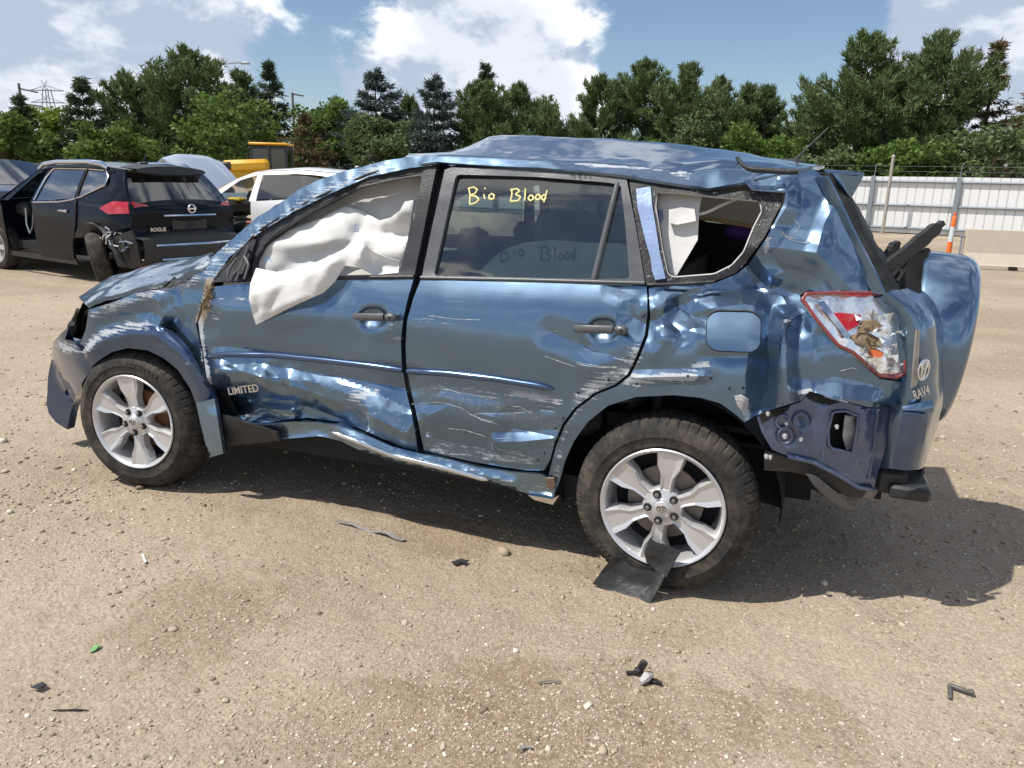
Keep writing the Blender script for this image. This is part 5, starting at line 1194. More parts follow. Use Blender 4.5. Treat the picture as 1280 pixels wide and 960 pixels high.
for s in (-1, 1):
    V = []; pts = [(2.98, 1.10), (3.22, 1.20), (3.36, 1.20), (3.44, 1.00), (3.10, 1.00)]
    o = side('tail_light', [(3.00, 1.07), (3.24, 1.17), (3.50, 1.17), (3.56, 1.02), (3.2, 1.0)], REDL, .012, s=s, step=.08)
    b = MB(); yy = np.array([.76, .62, .48]); q = [(3.545+.012+.10*(1-(y/.8)**2.4), s*y) for y in yy]
    b.add([(q[0][0], q[0][1], 1.17), (q[1][0], q[1][1], 1.14), (q[2][0], q[2][1], 1.06), (q[1][0]+.01, q[1][1], 1.01), (q[0][0]+.01, q[0][1], 1.0)]+[(q[0][0]-.05, q[0][1], 1.17), (q[1][0]-.05, q[1][1], 1.14), (q[2][0]-.05, q[2][1], 1.06), (q[1][0]-.05, q[1][1], 1.01), (q[0][0]-.05, q[0][1], 1.0)], [(0, 1, 2, 3, 4), (5, 6, 7, 8, 9)[::-1]]+[(i, 5+i, 5+(i+1) % 5, (i+1) % 5) for i in range(5)]); b.build('tail_light', REDL, root, False)
b = MB(); c = Vector((3.705, .02, 1.075))
b.tube([c+Vector((0, .055*math.cos(t_), .055*math.sin(t_))) for t_ in np.linspace(0, 6.283, 25)], .011, 6, False); b.box(c, (.018, .15, .026), bev=.005); b.build('emblem', CHROME, root)
text('badge_lettering', 'ROGUE', .07, CHROME, root, (3.66, -.50, .80), (0, 1, 0), (0, 0, 1), .003)
rear_bar('brake_light', 1.572, 3.27, -.16, .16, .014, REDD)
b = MB(); b.box((2.72, 0, 1.69), (.14, .05, .03), bev=.01); b.tube([(2.70, 0, 1.69), (2.78, .0, 1.78)], .012, 6); b.build('roof_fin', PLAST, root)
# cabin seen through the missing door, smashed corner
b = MB(); b.box((1.4, 0, .42), (3.6, 1.5, .12)); b.box((2.0, .0, .75), (.15, 1.4, .8)); b.build('floor_pan', DARK, root, False)
for y in (-.38, .38):
    b = MB(); b.box((.95, y, .62), (.5, .5, .16), bev=.05); b.box((1.26, y, .98), (.15, .48, .62), Matrix.Rotation(R(-14), 3, 'Y'), bev=.06); b.box((1.33, y, 1.33), (.09, .26, .16), bev=.03); b.build('seat', LEATHER, root)
b = MB(); b.box((.45, 0, .95), (.3, 1.4, .22), bev=.06); b.build('dashboard', PLAST, root)
b = MB(); b.lathe([(.165, -.014), (.18, 0), (.165, .014), (.15, 0), (.165, -.014)], 22, axis='x'); b.box((0, 0, 0), (.05, .14, .12), bev=.02); V = [tuple(Matrix.Rotation(R(25), 3, 'Y') @ Vector(v)+Vector((.72, -.38, 1.0))) for v in b.V]; mesh('steering_wheel', V, b.F, PLAST, root)
b = MB(); b.tube([(.85, -.80, .98), (.92, -.85, .75), (1.0, -.86, .62), (1.08, -.85, .72), (1.1, -.82, .95)], .012, 6); b.build('hanging_cable', GALV, root)
b = MB()
for k in range(22):
    p = Vector((3.05+rng.uniform(0, .5), -.86-rng.uniform(-.04, .03), .42+rng.uniform(0, .38))); b.box(p, tuple(rng.uniform(.03, .13, 3)), Matrix.Rotation(rng.uniform(0, 3), 3, 'XYZ'[k % 3]), bev=.01)
b.build('smashed_corner', PLAST, root)
b = MB()
for k in range(14):
    p = Vector((3.1+rng.uniform(0, .42), -.93, .50+rng.uniform(0, .30))); q = p+Vector(rng.normal(0, .07, 3)); b.tube([p, (p+q)/2+Vector((0, -.03, .02)), q], .010, 5)
b.build('torn_metal', CHROME, root)
V = []; L1 = np.array([arch(2.80, .40, .47, 20, 150, 12)])[0]; A1 = np.array([(x, -.97, z) for x, z in L1]); A2 = np.array([(x+.12, -.84, z-.06) for x, z in arch(2.86, .38, .42, -5, 130, 12)])
loft('bent_arch_liner', [A1, (A1+A2)/2+np.array([.05, -.02, .02]), A2], PLAST, root, 24, 5, .015, 8, 3, .02)
std_wheel(root, 2.70, -.93, .36, R(-32), R(10)); std_wheel(root, 0, -.9); std_wheel(root, 2.70, .9); std_wheel(root, 0, .9)
b = MB(); b.lathe([(0, .02), (.36, .02), (.36, .3)], 24, c=(2.74, -.75, .38)); b.build('wheel_arch_liner', DARK, root)

# white crossover beyond, bonnet up and front door swung open
WL = along(313, 14.6); root, side, strip_, hw = car('white_crossover', (0, 0, 0), R(3), 'white crossover with its bonnet raised and front door open behind the black SUV', WHITEP, dict(w=.93, x0=-.95, x1=3.75))
off = Matrix.Rotation(R(3), 3, 'Z') @ Vector((1.45, -.9, 0)); root.location = (WL[0]-off.x, WL[1]-off.y, 0)
side('rear_door', [(1.45, .34), (1.42, 1.10), (2.48, 1.18), (2.56, 1.0), (2.45, .70), (2.36, .5), (2.30, .34)], WHITEP, .004)
side('rear_quarter_panel', [(2.40, .60), (2.58, 1.0), (2.50, 1.18), (3.2, 1.30), (2.75, 1.58), (3.25, 1.56), (3.55, 1.22), (3.66, 1.0), (3.66, .6), (3.4, .5)]+arch(2.85, .38, .44, 10, 150, 8), WHITEP)
side('front_fender', [(-.45, .5), (-.9, .6), (-.92, .8), (-.6, .98), (.30, 1.08), (.40, 1.0), (.42, .7), (.42, .34)]+arch(0, .38, .42, 10, 165, 8), WHITEP)
side('sill_panel', [(.40, .24), (.42, .33), (1.4, .34), (2.32, .34), (2.36, .24)], WHITEP)
side('roof_side', [(.45, 1.12), (1.0, 1.47), (1.35, 1.60), (2.2, 1.65), (3.1, 1.60), (3.15, 1.52), (2.6, 1.575), (2.2, 1.59), (1.40, 1.55), (1.08, 1.45), (.62, 1.10)], WHITEP)
side('centre_pillar', [(1.38, 1.10), (1.52, 1.10), (1.52, 1.56), (1.42, 1.56)], WHITEP, .002)
side('rear_window', [(1.53, 1.14), (2.42, 1.19), (2.30, 1.56), (1.56, 1.56)], TAILG)
side('rear_quarter_window', [(2.50, 1.20), (3.05, 1.28), (2.62, 1.53), (2.42, 1.55)], TAILG)
side('window_pillar', [(2.42, 1.19), (2.50, 1.20), (2.42, 1.56), (2.30, 1.56)], RUBBER, .003)
b = MB(); b.box((2.30, -(hw(2.3, 1.02)+.025), 1.03), (.24, .03, .035), bev=.012); b.build('door_handle', WHITEP, root)
rail2 = MB(); rail2.tube([(x, -(hw(x, z)+.006), z) for x, z in ((.45, .40), (1.4, .42), (2.35, .44))], .02, 6); rail2.build('sill_trim', GALV, root)
strip_('roof', [(.98, 1.47), (1.35, 1.61), (2.2, 1.665), (3.1, 1.61), (3.35, 1.58)], WHITEP, root, .05)
strip_('windscreen', [(.30, 1.09), (.98, 1.47)], GLASSC)
strip_('tailgate_glass', [(3.30, 1.56), (3.60, 1.18)], TAILG, root, .06); strip_('tailgate', [(3.60, 1.18), (3.70, 1.0), (3.68, .72)], WHITEP, root, .08); strip_('rear_bumper', [(3.68, .72), (3.75, .66), (3.72, .34)], WHITEP, root, .08)
strip_('front_bumper', [(-.85, .30), (-.94, .4), (-.95, .6), (-.90, .82)], WHITEP, root, .15)
b = MB(); b.box((3.05, -.0, 1.70), (.20, .06, .10), taper=.5, bev=.02); b.build('roof_fin', WHITEP, root)
loft('bonnet', [np.array([(.34-1.0*k, y, 1.10+.98*min(k, .84)+.06*math.sin(k*3.1)-1.0*max(0, k-.84)-.10*(y/.78)**4) for k in np.linspace(0, 1, 14)]) for y in (-.78, -.4, 0, .4, .78)], SILVERP, root, 14, 4, .004, 3, 1, .03, True)
b = MB(); b.box((1.4, 0, .42), (3.4, 1.5, .14)); b.build('floor_pan', DARK, root, False)
b = MB(); b.box((.55, 0, .95), (.3, 1.45, .3), bev=.08); b.build('dashboard', PLAST, root)
for y in (-.38, .38):
    b = MB(); b.box((.95, y, .62), (.52, .52, .2), bev=.06); b.box((1.24, y, .96), (.18, .50, .64), Matrix.Rotation(R(-14), 3, 'Y'), bev=.07); b.box((1.33, y, 1.34), (.09, .28, .18), bev=.03); b.build('seat', DARK, root)
b = MB(); b.box((1.25, -.70, .72), (.18, .08, .06), bev=.02); b.build('belt_buckle', plain('red_brown_plastic', (.30, .09, .05), .6), root)
b = MB(); b.box((.62, -.2, 1.10), (.3, .2, .08), bev=.03); b.build('yellow_pouch', plain('yellow_pouch_cloth', (.62, .42, .04), .7), root)
dr = empty('front_door', (.40, -.92, 0), 0, root); dr.rotation_euler = (0, 0, R(-62))
b = MB(); b.box((.5, 0, .75), (1.0, .10, .72), bev=.03); b.build('door_skin', PLAST, dr)
b = MB(); b.tube([(.02, 0, 1.1), (.40, 0, 1.48), (.72, 0, 1.56), (.98, 0, 1.56), (1.0, 0, 1.1)], .03, 8); b.build('door_window_frame', PLAST, dr)
b = MB(); b.add([(.04, .0, 1.1), (.42, .0, 1.46), (.72, .0, 1.54), (.97, 0, 1.54), (.99, 0, 1.1)]+[(.04, .006, 1.1), (.42, .006, 1.46), (.72, .006, 1.54), (.97, .006, 1.54), (.99, .006, 1.1)], [(0, 1, 2, 3, 4), (9, 8, 7, 6, 5)]); b.build('door_window', GLASSC, dr, False)
for x, y in ((0, -.9), (2.85, -.9), (0, .9), (2.85, .9)): std_wheel(root, x, y)

# two dark cars behind the black SUV
def plain_car(name, loc, rz, label, P, sc=1.0):
    root, side, strip_, hw = car(name, loc, rz, label, P, dict(w=.90, x0=-.9, x1=3.7), 'dark cars at the left edge')
    body = [(-.45, .3), (-.88, .35), (-.9, .75), (-.6, .9), (.35, 1.0), (2.6, 1.05), (3.6, 1.0), (3.66, .6), (3.6, .32), (3.2, .3)]+arch(2.72, .36, .42, 0, 180, 9)+[(2.28, .28), (.44, .28)]+arch(0, .36, .42, 10, 170, 8)
    for s in (-1, 1):
        side('body_side', body, P, s=s)
        side('cabin_side', [(.30, 1.0), (1.05, 1.40), (1.4, 1.47), (2.3, 1.45), (2.9, 1.1), (2.9, 1.05), (2.6, 1.05)], P, s=s, holes=[[(.62, 1.06), (1.1, 1.37), (1.45, 1.42), (1.45, 1.07)], [(1.53, 1.07), (1.53, 1.42), (2.25, 1.40), (2.62, 1.10)]])
        side('front_window', [(.62, 1.06), (1.1, 1.37), (1.45, 1.42), (1.45, 1.07)], TAILG, -.008, s=s); side('rear_window', [(1.53, 1.07), (1.53, 1.42), (2.25, 1.40), (2.62, 1.10)], TAILG, -.008, s=s)
    strip_('bonnet', [(-.9, .75), (-.6, .92), (.32, 1.01)], P); strip_('windscreen', [(.32, 1.01), (1.08, 1.41)], TAILG); strip_('roof', [(1.08, 1.41), (1.4, 1.475), (2.3, 1.455)], P)
    strip_('rear_glass', [(2.3, 1.455), (2.95, 1.08)], TAILG); strip_('boot_lid', [(2.95, 1.08), (3.6, 1.02), (3.66, .62)], P, root, .04); strip_('rear_bumper', [(3.66, .62), (3.68, .5), (3.6, .32)], P, root, .05); strip_('front_bumper', [(-.84, .32), (-.9, .5), (-.9, .75)], P, root, .12)
    b = MB(); b.box((1.4, 0, .5), (3.2, 1.4, .3)); b.build('floor_pan', DARK, root, False)
    for x, y in ((0, -.88), (2.72, -.88), (0, .88), (2.72, .88)): std_wheel(root, x, y, .33)
    root.scale = (sc, sc, sc); return root
q = along(20, 15.5); plain_car('dark_car', (q[0]-4.2*math.cos(R(-20)), q[1]-4.2*math.sin(R(-20)), 0), R(-20), 'dark navy car cut off by the left picture edge behind the black SUV', NAVYP, 1.15)
q = along(120, 21.0); plain_car('dark_car', (q[0]-4.2*math.cos(R(-22)), q[1]-4.2*math.sin(R(-22)), 0), R(-22), 'dark car whose roof just shows over the black SUV', BLACKP, 1.13)

# yellow wheel loader beyond the cars
YEL = plain('machine_yellow', (.62, .33, .015), .45, 0, .12, 6, .03, 20, coat=.2)
q = along(334, 29.0); ld = empty('yellow_loader', (q[0], q[1], 0), R(24)); ld.scale = (.76, .76, .89); tag(ld, 'yellow tractor loader with a dark glazed cab in front of the trees', 'loader')
b = MB(); b.box((-.75, -.5, 2.02), (2.1, 1.0, .50), Matrix.Rotation(R(-3), 3, 'Y'), bev=.14); b.box((-.75, -.5, 1.5), (2.0, .9, .7), bev=.05); b.build('engine_hood', YEL, ld)
b = MB(); b.box((-1.84, -.5, 1.88), (.18, .9, .7), bev=.05); b.box((-1.55, -.5, 2.0), (.55, 1.02, .34), bev=.06); b.build('radiator_grille', PLAST, ld)
b = MB(); b.box((.3, 0, 1.0), (1.9, 1.1, .7), bev=.05); b.build('chassis', YEL, ld)
b = MB()
for x, y in ((-.55, -.62), (-.55, .62), (.28, -.66), (.28, .66), (1.05, -.62), (1.05, .62)): b.tube([(x, y, 1.2), (x*.93+.02, y*.95, 2.80)], .085, 6)
b.box((.25, 0, 1.28), (1.7, 1.3, .12)); b.box((.25, 0, 2.74), (1.66, 1.36, .10)); b.tube([(.3, -.67, 1.9), (1.0, -.67, 1.9)], .04, 6); b.build('cab_frame', PLAST, ld)
b = MB(); b.box((.26, 0, 2.87), (1.75, 1.42, .10), bev=.05); b.build('cab_roof', YEL, ld)
b = MB()
for y in (-.63, .63): b.box((.25, y, 2.05), (1.5, .02, 1.45))
b.box((-.54, 0, 2.05), (.02, 1.2, 1.45)); b.box((1.03, 0, 2.05), (.02, 1.2, 1.45)); b.build('cab_glass', tinted('cab_pane', (.25, .29, .27), .03), ld, False)
b = MB(); b.box((.55, 0, 1.75), (.5, .5, .15), bev=.05); b.box((.8, 0, 2.1), (.14, .5, .6), bev=.05); b.build('driver_seat', DARK, ld)
b = MB(); b.tube([(-.75, -.3, 2.3), (-.75, -.3, 2.55)], .05, 8); b.build('exhaust_pipe', PLAST, ld)
for x, y, r_ in ((-1.5, -.75, .55), (-1.5, .75, .55), (.75, -.8, .75), (.75, .8, .75)): 
    w_ = std_wheel(ld, x, y, r_)
    for c in w_.children: c.scale = (c.scale[0], 1.6, c.scale[2])

# ---------------------------------------------------------------- litter on the ground
def chip(name, u, v, pts, h, mat, label, cat, rot=0.0, z=.004, crum=.004, k=.72):
    """a thin bent scrap: outline in metres round the ground point seen at (u, v)"""
    p = ground(u, v); P = np.array(pts, float)*(1 if name == 'plastic_strip' else k); s = max(.006, min(P.max(0)-P.min(0))/3)
    Q, T = tri_poly(P*100, s*100); Q = Q/100
    c, s_ = math.cos(rot), math.sin(rot); X = np.array([(x*c-y*s_, x*s_+y*c, h+crum*nz((x*9, y*9, u), 1.5, v)*3) for x, y in Q])
    n = len(X); V = np.concatenate([X, X-np.array([0, 0, .004])]); F = T.tolist()+[[a+n for a in f[::-1]] for f in T.tolist()]
    a = X[T[0][1]]-X[T[0][0]]; b_ = X[T[0][2]]-X[T[0][0]]
    if np.cross(a, b_)[2] < 0: F = [f[::-1] for f in F]
    for i, j in boundary(T): F.append([j, i, i+n, j+n])
    o = mesh(name, V, F, mat, None, True, 30); o.location = (p[0], p[1], gheight(p[0], p[1])+z); tag(o, label, cat, None); return o
GREYP = plain('weathered_grey_plastic', (.24, .235, .22), .7, 0, .3, 40, .3, 80)
LITP = plain('pale_stick', (.75, .73, .70), .6)
chip('plastic_strip', 467, 669, [(-.22, .03), (-.05, .015), (.10, -.01), (.16, -.02), (.17, .0), (.10, .012), (-.05, .03), (-.21, .042)], .012, GREYP, 'long grey plastic strip lying below the front door', 'debris', 0, .004, .006)
chip('plastic_shard', 575, 705, [(-.05, 0), (0, .03), (.05, .02), (.03, -.02), (.01, .0), (-.02, -.03)], .012, PLAST, 'small jagged black shard on the dirt below the rear door', 'debris', .3)
chip('white_stick', 180, 699, [(-.055, -.006), (.055, -.006), (.055, .006), (-.055, .006)], .008, LITP, 'short white stick on the dirt near the front wheel', 'stick', -.62, .004, .001)
chip('green_leaf', 119, 814, [(0, -.03), (.014, -.01), (.01, .02), (0, .035), (-.012, .015), (-.012, -.012)], .008, plain('leaf_green', (.16, .34, .12), .6), 'small green leaf lying on the gravel', 'leaf', .15)
chip('rubber_scrap', 49, 863, [(-.03, -.01), (0, .025), (.03, .012), (.015, -.02)], .012, PLAST, 'stubby black scrap at the lower left of the gravel', 'debris', .2)
chip('plastic_sliver', 88, 889, [(-.07, -.012), (.0, .004), (.07, .012), (.02, .016), (-.05, .0)], .008, PLAST, 'thin dark sliver below the stubby black scrap', 'debris', .25)
chip('flat_flake', 687, 858, [(-.05, -.01), (-.01, .006), (.04, .012), (.05, .018), (.0, .018), (-.05, .002)], .006, GREYP, 'flat grey flake on gravel left of the black and silver fragment', 'debris', .2)
chip('plastic_splinter', 656, 940, [(-.02, -.03), (.0, .0), (.03, .02), (.01, .025), (-.012, .01)], .008, GREYP, 'grey splinter at the bottom edge of the picture', 'debris')
p = ground(803, 850); fr = empty('lamp_fragment', (p[0], p[1], 0)); tag(fr, 'black and silver broken lamp fragment lying on the pale gravel', 'debris')
b = MB(); b.box((-.015, .05, .035), (.035, .02, .07), Matrix.Rotation(.4, 3, 'Y'), bev=.006); b.box((-.03, .03, .02), (.03, .03, .03), bev=.006); b.box((-.06, .02, .01), (.04, .015, .01), Matrix.Rotation(.5, 3, 'Z')); b.build('black_piece', PLAST, fr)
b = MB(); b.tube([(.0, -.05, .02), (.02, -.01, .03), (.045, .02, .028)], [.012, .024, .006], 8); b.build('silver_piece', plain('dull_silver', (.5, .49, .47), .5, .3, .2, 30), fr)
b = MB(); b.box((.075, -.005, .012), (.04, .012, .02), Matrix.Rotation(-.6, 3, 'Z'), bev=.004); b.box((.05, .0, .01), (.05, .03, .012), bev=.004); b.build('loose_chip', RUBBER, fr); fr.scale = (.72, .72, .72)
p = ground(1197, 868); o = None
b = MB(); b.box((.02, .035, .012), (.13, .022, .02), Matrix.Rotation(R(-14), 3, 'Z'), bev=.004); b.box((-.045, -.01, .010), (.022, .12, .018), Matrix.Rotation(R(-8), 3, 'Z'), bev=.004); b.box((.075, .02, .018), (.025, .03, .02), bev=.004)
o = b.build('metal_bracket', plain('dark_bracket', (.12, .12, .11), .55, .3, .3, 40)); o.location = (p[0], p[1], .002); o.scale = (.55, .6, .6); tag(o, 'small dark angle bracket lying on bare dirt at lower right', 'bracket')
# the black liner scrap leaning on the rear wheel
org = ground(785, 745); sc2 = empty('arch_liner_scrap', org); tag(sc2, 'torn black plastic liner piece leaning against the rear wheel', 'debris')
def rlw(*pts): return np.array([at(u, v, Y) for u, v, Y in pts])-org
o = loft('liner_sheet', [rlw((762, 701, -.03), (772, 694, -.025), (779, 697, -.02), (790, 709, -.018), (806, 712, -.02), (833, 716, -.03)), rlw((752, 714, -.04), (764, 712, -.03), (775, 718, -.02), (795, 728, -.03), (812, 734, -.035), (830, 724, -.05)), rlw((741, 729, -.05), (752, 735, -.05), (766, 742, -.055), (782, 748, -.065), (797, 753, -.075), (811, 759, -.09))], PLAST, sc2, 30, 9, .009, 9, 4, .006, False, 40)
loft('torn_tab', [rlw((813, 672, -.018), (820, 677, -.016), (836, 682, -.02), (852, 689, -.025)), rlw((805, 689, -.02), (816, 694, -.016), (828, 698, -.016), (845, 700, -.03)), rlw((808, 702, -.022), (816, 709, -.02), (824, 716, -.025), (833, 722, -.045))], PLAST, sc2, 24, 8, .009, 12, 7, .006, False, 40)
# ---------------------------------------------------------------- trees
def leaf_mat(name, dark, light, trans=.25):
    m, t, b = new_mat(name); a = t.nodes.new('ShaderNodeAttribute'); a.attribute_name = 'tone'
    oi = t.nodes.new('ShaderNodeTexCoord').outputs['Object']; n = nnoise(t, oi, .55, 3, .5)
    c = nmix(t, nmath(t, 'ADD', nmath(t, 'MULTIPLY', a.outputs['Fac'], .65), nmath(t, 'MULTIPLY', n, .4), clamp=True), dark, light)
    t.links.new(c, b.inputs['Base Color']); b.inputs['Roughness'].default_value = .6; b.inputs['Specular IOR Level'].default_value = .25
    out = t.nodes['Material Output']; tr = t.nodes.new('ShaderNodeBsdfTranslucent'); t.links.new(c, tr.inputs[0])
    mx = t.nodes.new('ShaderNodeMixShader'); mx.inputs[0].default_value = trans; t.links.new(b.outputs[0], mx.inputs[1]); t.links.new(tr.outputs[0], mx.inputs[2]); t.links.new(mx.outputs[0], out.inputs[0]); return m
BARK = plain('bark', (.10, .075, .055), .9, 0, .4, 6, .5, 20)
LM = dict(pine=leaf_mat('pine_needles', (.056, .092, .038), (.160, .220, .080)), spruce=leaf_mat('spruce_needles', (.034, .056, .032), (.100, .130, .062)), blue=leaf_mat('blue_spruce_needles', (.035, .058, .050), (.105, .145, .125)),
          leafy=leaf_mat('broad_leaves', (.060, .108, .026), (.165, .255, .055), .35), shrub=leaf_mat('shrub_leaves', (.060, .095, .036), (.150, .205, .078), .3), yellow=leaf_mat('yellow_green_leaves', (.10, .15, .02), (.26, .34, .05), .35), brown=leaf_mat('browning_needles', (.07, .055, .03), (.17, .13, .065)))
def tufts(C, Dm, ln, wd, per, r_, flat=0.0):
    """needle sprays: per thin triangles around each centre C along direction Dm"""
    n = len(C); d = Dm[:, None]+r_.normal(0, .55, (n, per, 3)); d /= np.linalg.norm(d, axis=2, keepdims=True)
    l_ = ln*r_.uniform(.6, 1.25, (n, per, 1)); s = np.cross(d, r_.normal(0, 1, (n, per, 3))); s /= np.linalg.norm(s, axis=2, keepdims=True)+1e-9
    c = C[:, None]+r_.normal(0, ln*.25, (n, per, 3)); V = np.stack([c-s*wd*.5, c+s*wd*.5, c+d*l_+s*wd*.12, c+d*l_-s*wd*.12], 2).reshape(-1, 3)
    F = np.arange(n*per*4).reshape(-1, 4); return V, F
def leaves(C, size, r_):
    n = len(C); d = r_.normal(0, 1, (n, 3)); d[:, 2] = np.abs(d[:, 2])*.4; d /= np.linalg.norm(d, axis=1, keepdims=True); s = np.cross(d, r_.normal(0, 1, (n, 3))); s /= np.linalg.norm(s, axis=1, keepdims=True)+1e-9
    l_ = size*r_.uniform(.6, 1.3, (n, 1)); V = np.stack([C, C+d*l_*.5+s*l_*.32, C+d*l_, C+d*l_*.5-s*l_*.32], 1).reshape(-1, 3); return V, np.arange(n*4).reshape(-1, 4)
def conifer(H, Rr, r_, kind):
    """returns branch tubes and needle tuft centres for a spruce (tiered) or pine (ragged upswept)"""
    tb = MB(); tb.tube([(0, 0, 0), (.05*H*.1, 0, H*.5), (0, 0, H*.985)], [.022*H, .014*H, .004], 7)
    C = []; Dm = []; T = []
    nb = int(H*(13 if kind != 'pine' else 13)); ph = r_.uniform(0, 6)
    for k in range(nb):
        f = (k+.5)/nb; z = H*(.05+.95*f)
        if kind != 'pine': z = round(z/.5)*.5+r_.uniform(0, .1); z = min(z, H*.985)
        prof = (1-f)**.92+.03 if kind != 'pine' else (min(1, (1-f)*1.75)**.85*(.80+.2*math.sin(f*11+ph))+.06)
        L_ = Rr*prof*r_.uniform(.68, 1.12); a = r_.uniform(0, 6.283); up_ = (-.25+.45*f) if kind != 'pine' else (.12+.75*f)
        if kind == 'sparse': L_ *= r_.uniform(.5, 1.15)
        d = np.array([math.cos(a), math.sin(a), up_]); m_ = max(3, int(L_*5.5)); pts = []
        for q in range(m_+1):
            t_ = q/m_; p = np.array([0, 0, z])+d*L_*t_+np.array([0, 0, (.16 if kind == 'pine' else .10)*L_*t_*t_]); pts.append(p)
        if k % 2 == 0: tb.tube([pts[0], pts[len(pts)//2], pts[-1]], [.010*H*(1-f)+.012, .008*H*(1-f)+.008, .006], 4, False)
        clump = r_.uniform(0, 1)
        for q, p in enumerate(pts):
            t_ = q/m_
            if t_ < .18 and kind != 'pine': continue
            if t_ < .3 and kind == 'pine': continue
            k2 = 5 if kind == 'pine' else (2 if kind == 'sparse' else 4)
            for _ in range(k2):
                sd = np.cross(d, [0, 0, 1])*r_.normal(0, .26*L_*(1.1-t_*.8)); c = p+sd+np.array([0, 0, r_.normal(0, .08)])
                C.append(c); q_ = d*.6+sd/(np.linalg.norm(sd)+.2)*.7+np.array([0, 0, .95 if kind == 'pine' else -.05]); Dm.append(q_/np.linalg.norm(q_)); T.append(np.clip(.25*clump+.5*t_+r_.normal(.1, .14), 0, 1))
    for k in range(6): C.append(np.array([0, 0, H*(.94+.012*k)])); Dm.append(np.array([0, 0, 1.0])); T.append(.6)
    return tb, np.array(C), np.array(Dm), np.array(T)
def broadleaf(H, Rr, r_, low=.1, dens=1.0):
    tb = MB(); tb.tube([(0, 0, 0), (.1, .05, H*.35), (0, 0, H*.8)], [.022*H, .015*H, .005*H], 7); C = []; T = []
    nb = int(46*dens)
    for k in range(nb):
        a = r_.uniform(0, 6.283); e_ = r_.uniform(-.35, 1.0); rr = r_.uniform(.55, 1.0); cz = H*(low+(1-low)*.5); hz = H*(1-low)*.5
        c = np.array([math.cos(a)*Rr*rr*math.sqrt(max(0, 1-e_*e_*.8)), math.sin(a)*Rr*rr*math.sqrt(max(0, 1-e_*e_*.8)), cz+hz*e_*rr*.95])
        tb.tube([(0, 0, max(.2*H, c[2]*.6)), (c[0]*.5, c[1]*.5, c[2]*.85), tuple(c)], [.007*H, .004*H, .006], 4, False)
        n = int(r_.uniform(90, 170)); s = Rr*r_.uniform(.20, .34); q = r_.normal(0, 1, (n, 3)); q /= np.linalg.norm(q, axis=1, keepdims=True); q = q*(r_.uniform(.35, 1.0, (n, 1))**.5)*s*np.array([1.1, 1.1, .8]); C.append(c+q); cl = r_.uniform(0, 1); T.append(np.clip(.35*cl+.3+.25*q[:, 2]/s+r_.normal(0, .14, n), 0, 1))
    return tb, np.concatenate(C), np.concatenate(T)
def tree(name, u, vtop, hw_px, dist, kind, label, group, seed, cat='tree', low=.1, mat=None, base=True):
    r_ = np.random.default_rng(seed); p = along(u, dist); H = zat(p, vtop, u); d = rays(u, vtop); dep = np.dot(p-CAM, fw); Rr = hw_px/FPX*dep*(1.42 if kind == 'pine' else (1.95 if kind in ('spruce', 'sparse') else 1.15))
    root = empty(name, (p[0], p[1], 0), r_.uniform(0, 6.28)); tag(root, label, cat, group)
    if kind in ('pine', 'spruce', 'sparse'):
        tb, C, Dm, T = conifer(H, Rr, r_, kind); per = 9 if kind == 'pine' else 8
        if kind == 'pine' : V, F = tufts(C, Dm, .25, .065, per, r_)
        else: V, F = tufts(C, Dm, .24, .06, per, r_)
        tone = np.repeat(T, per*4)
    else:
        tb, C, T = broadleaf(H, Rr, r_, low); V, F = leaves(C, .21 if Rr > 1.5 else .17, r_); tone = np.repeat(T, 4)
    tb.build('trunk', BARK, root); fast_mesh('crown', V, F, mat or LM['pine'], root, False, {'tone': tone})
    return root
G1 = 'trees beyond the fence'
P_, S_, B_, Lf, Y_, Br, Sh = (LM[k] for k in ('pine', 'spruce', 'blue', 'leafy', 'yellow', 'brown', 'shrub'))
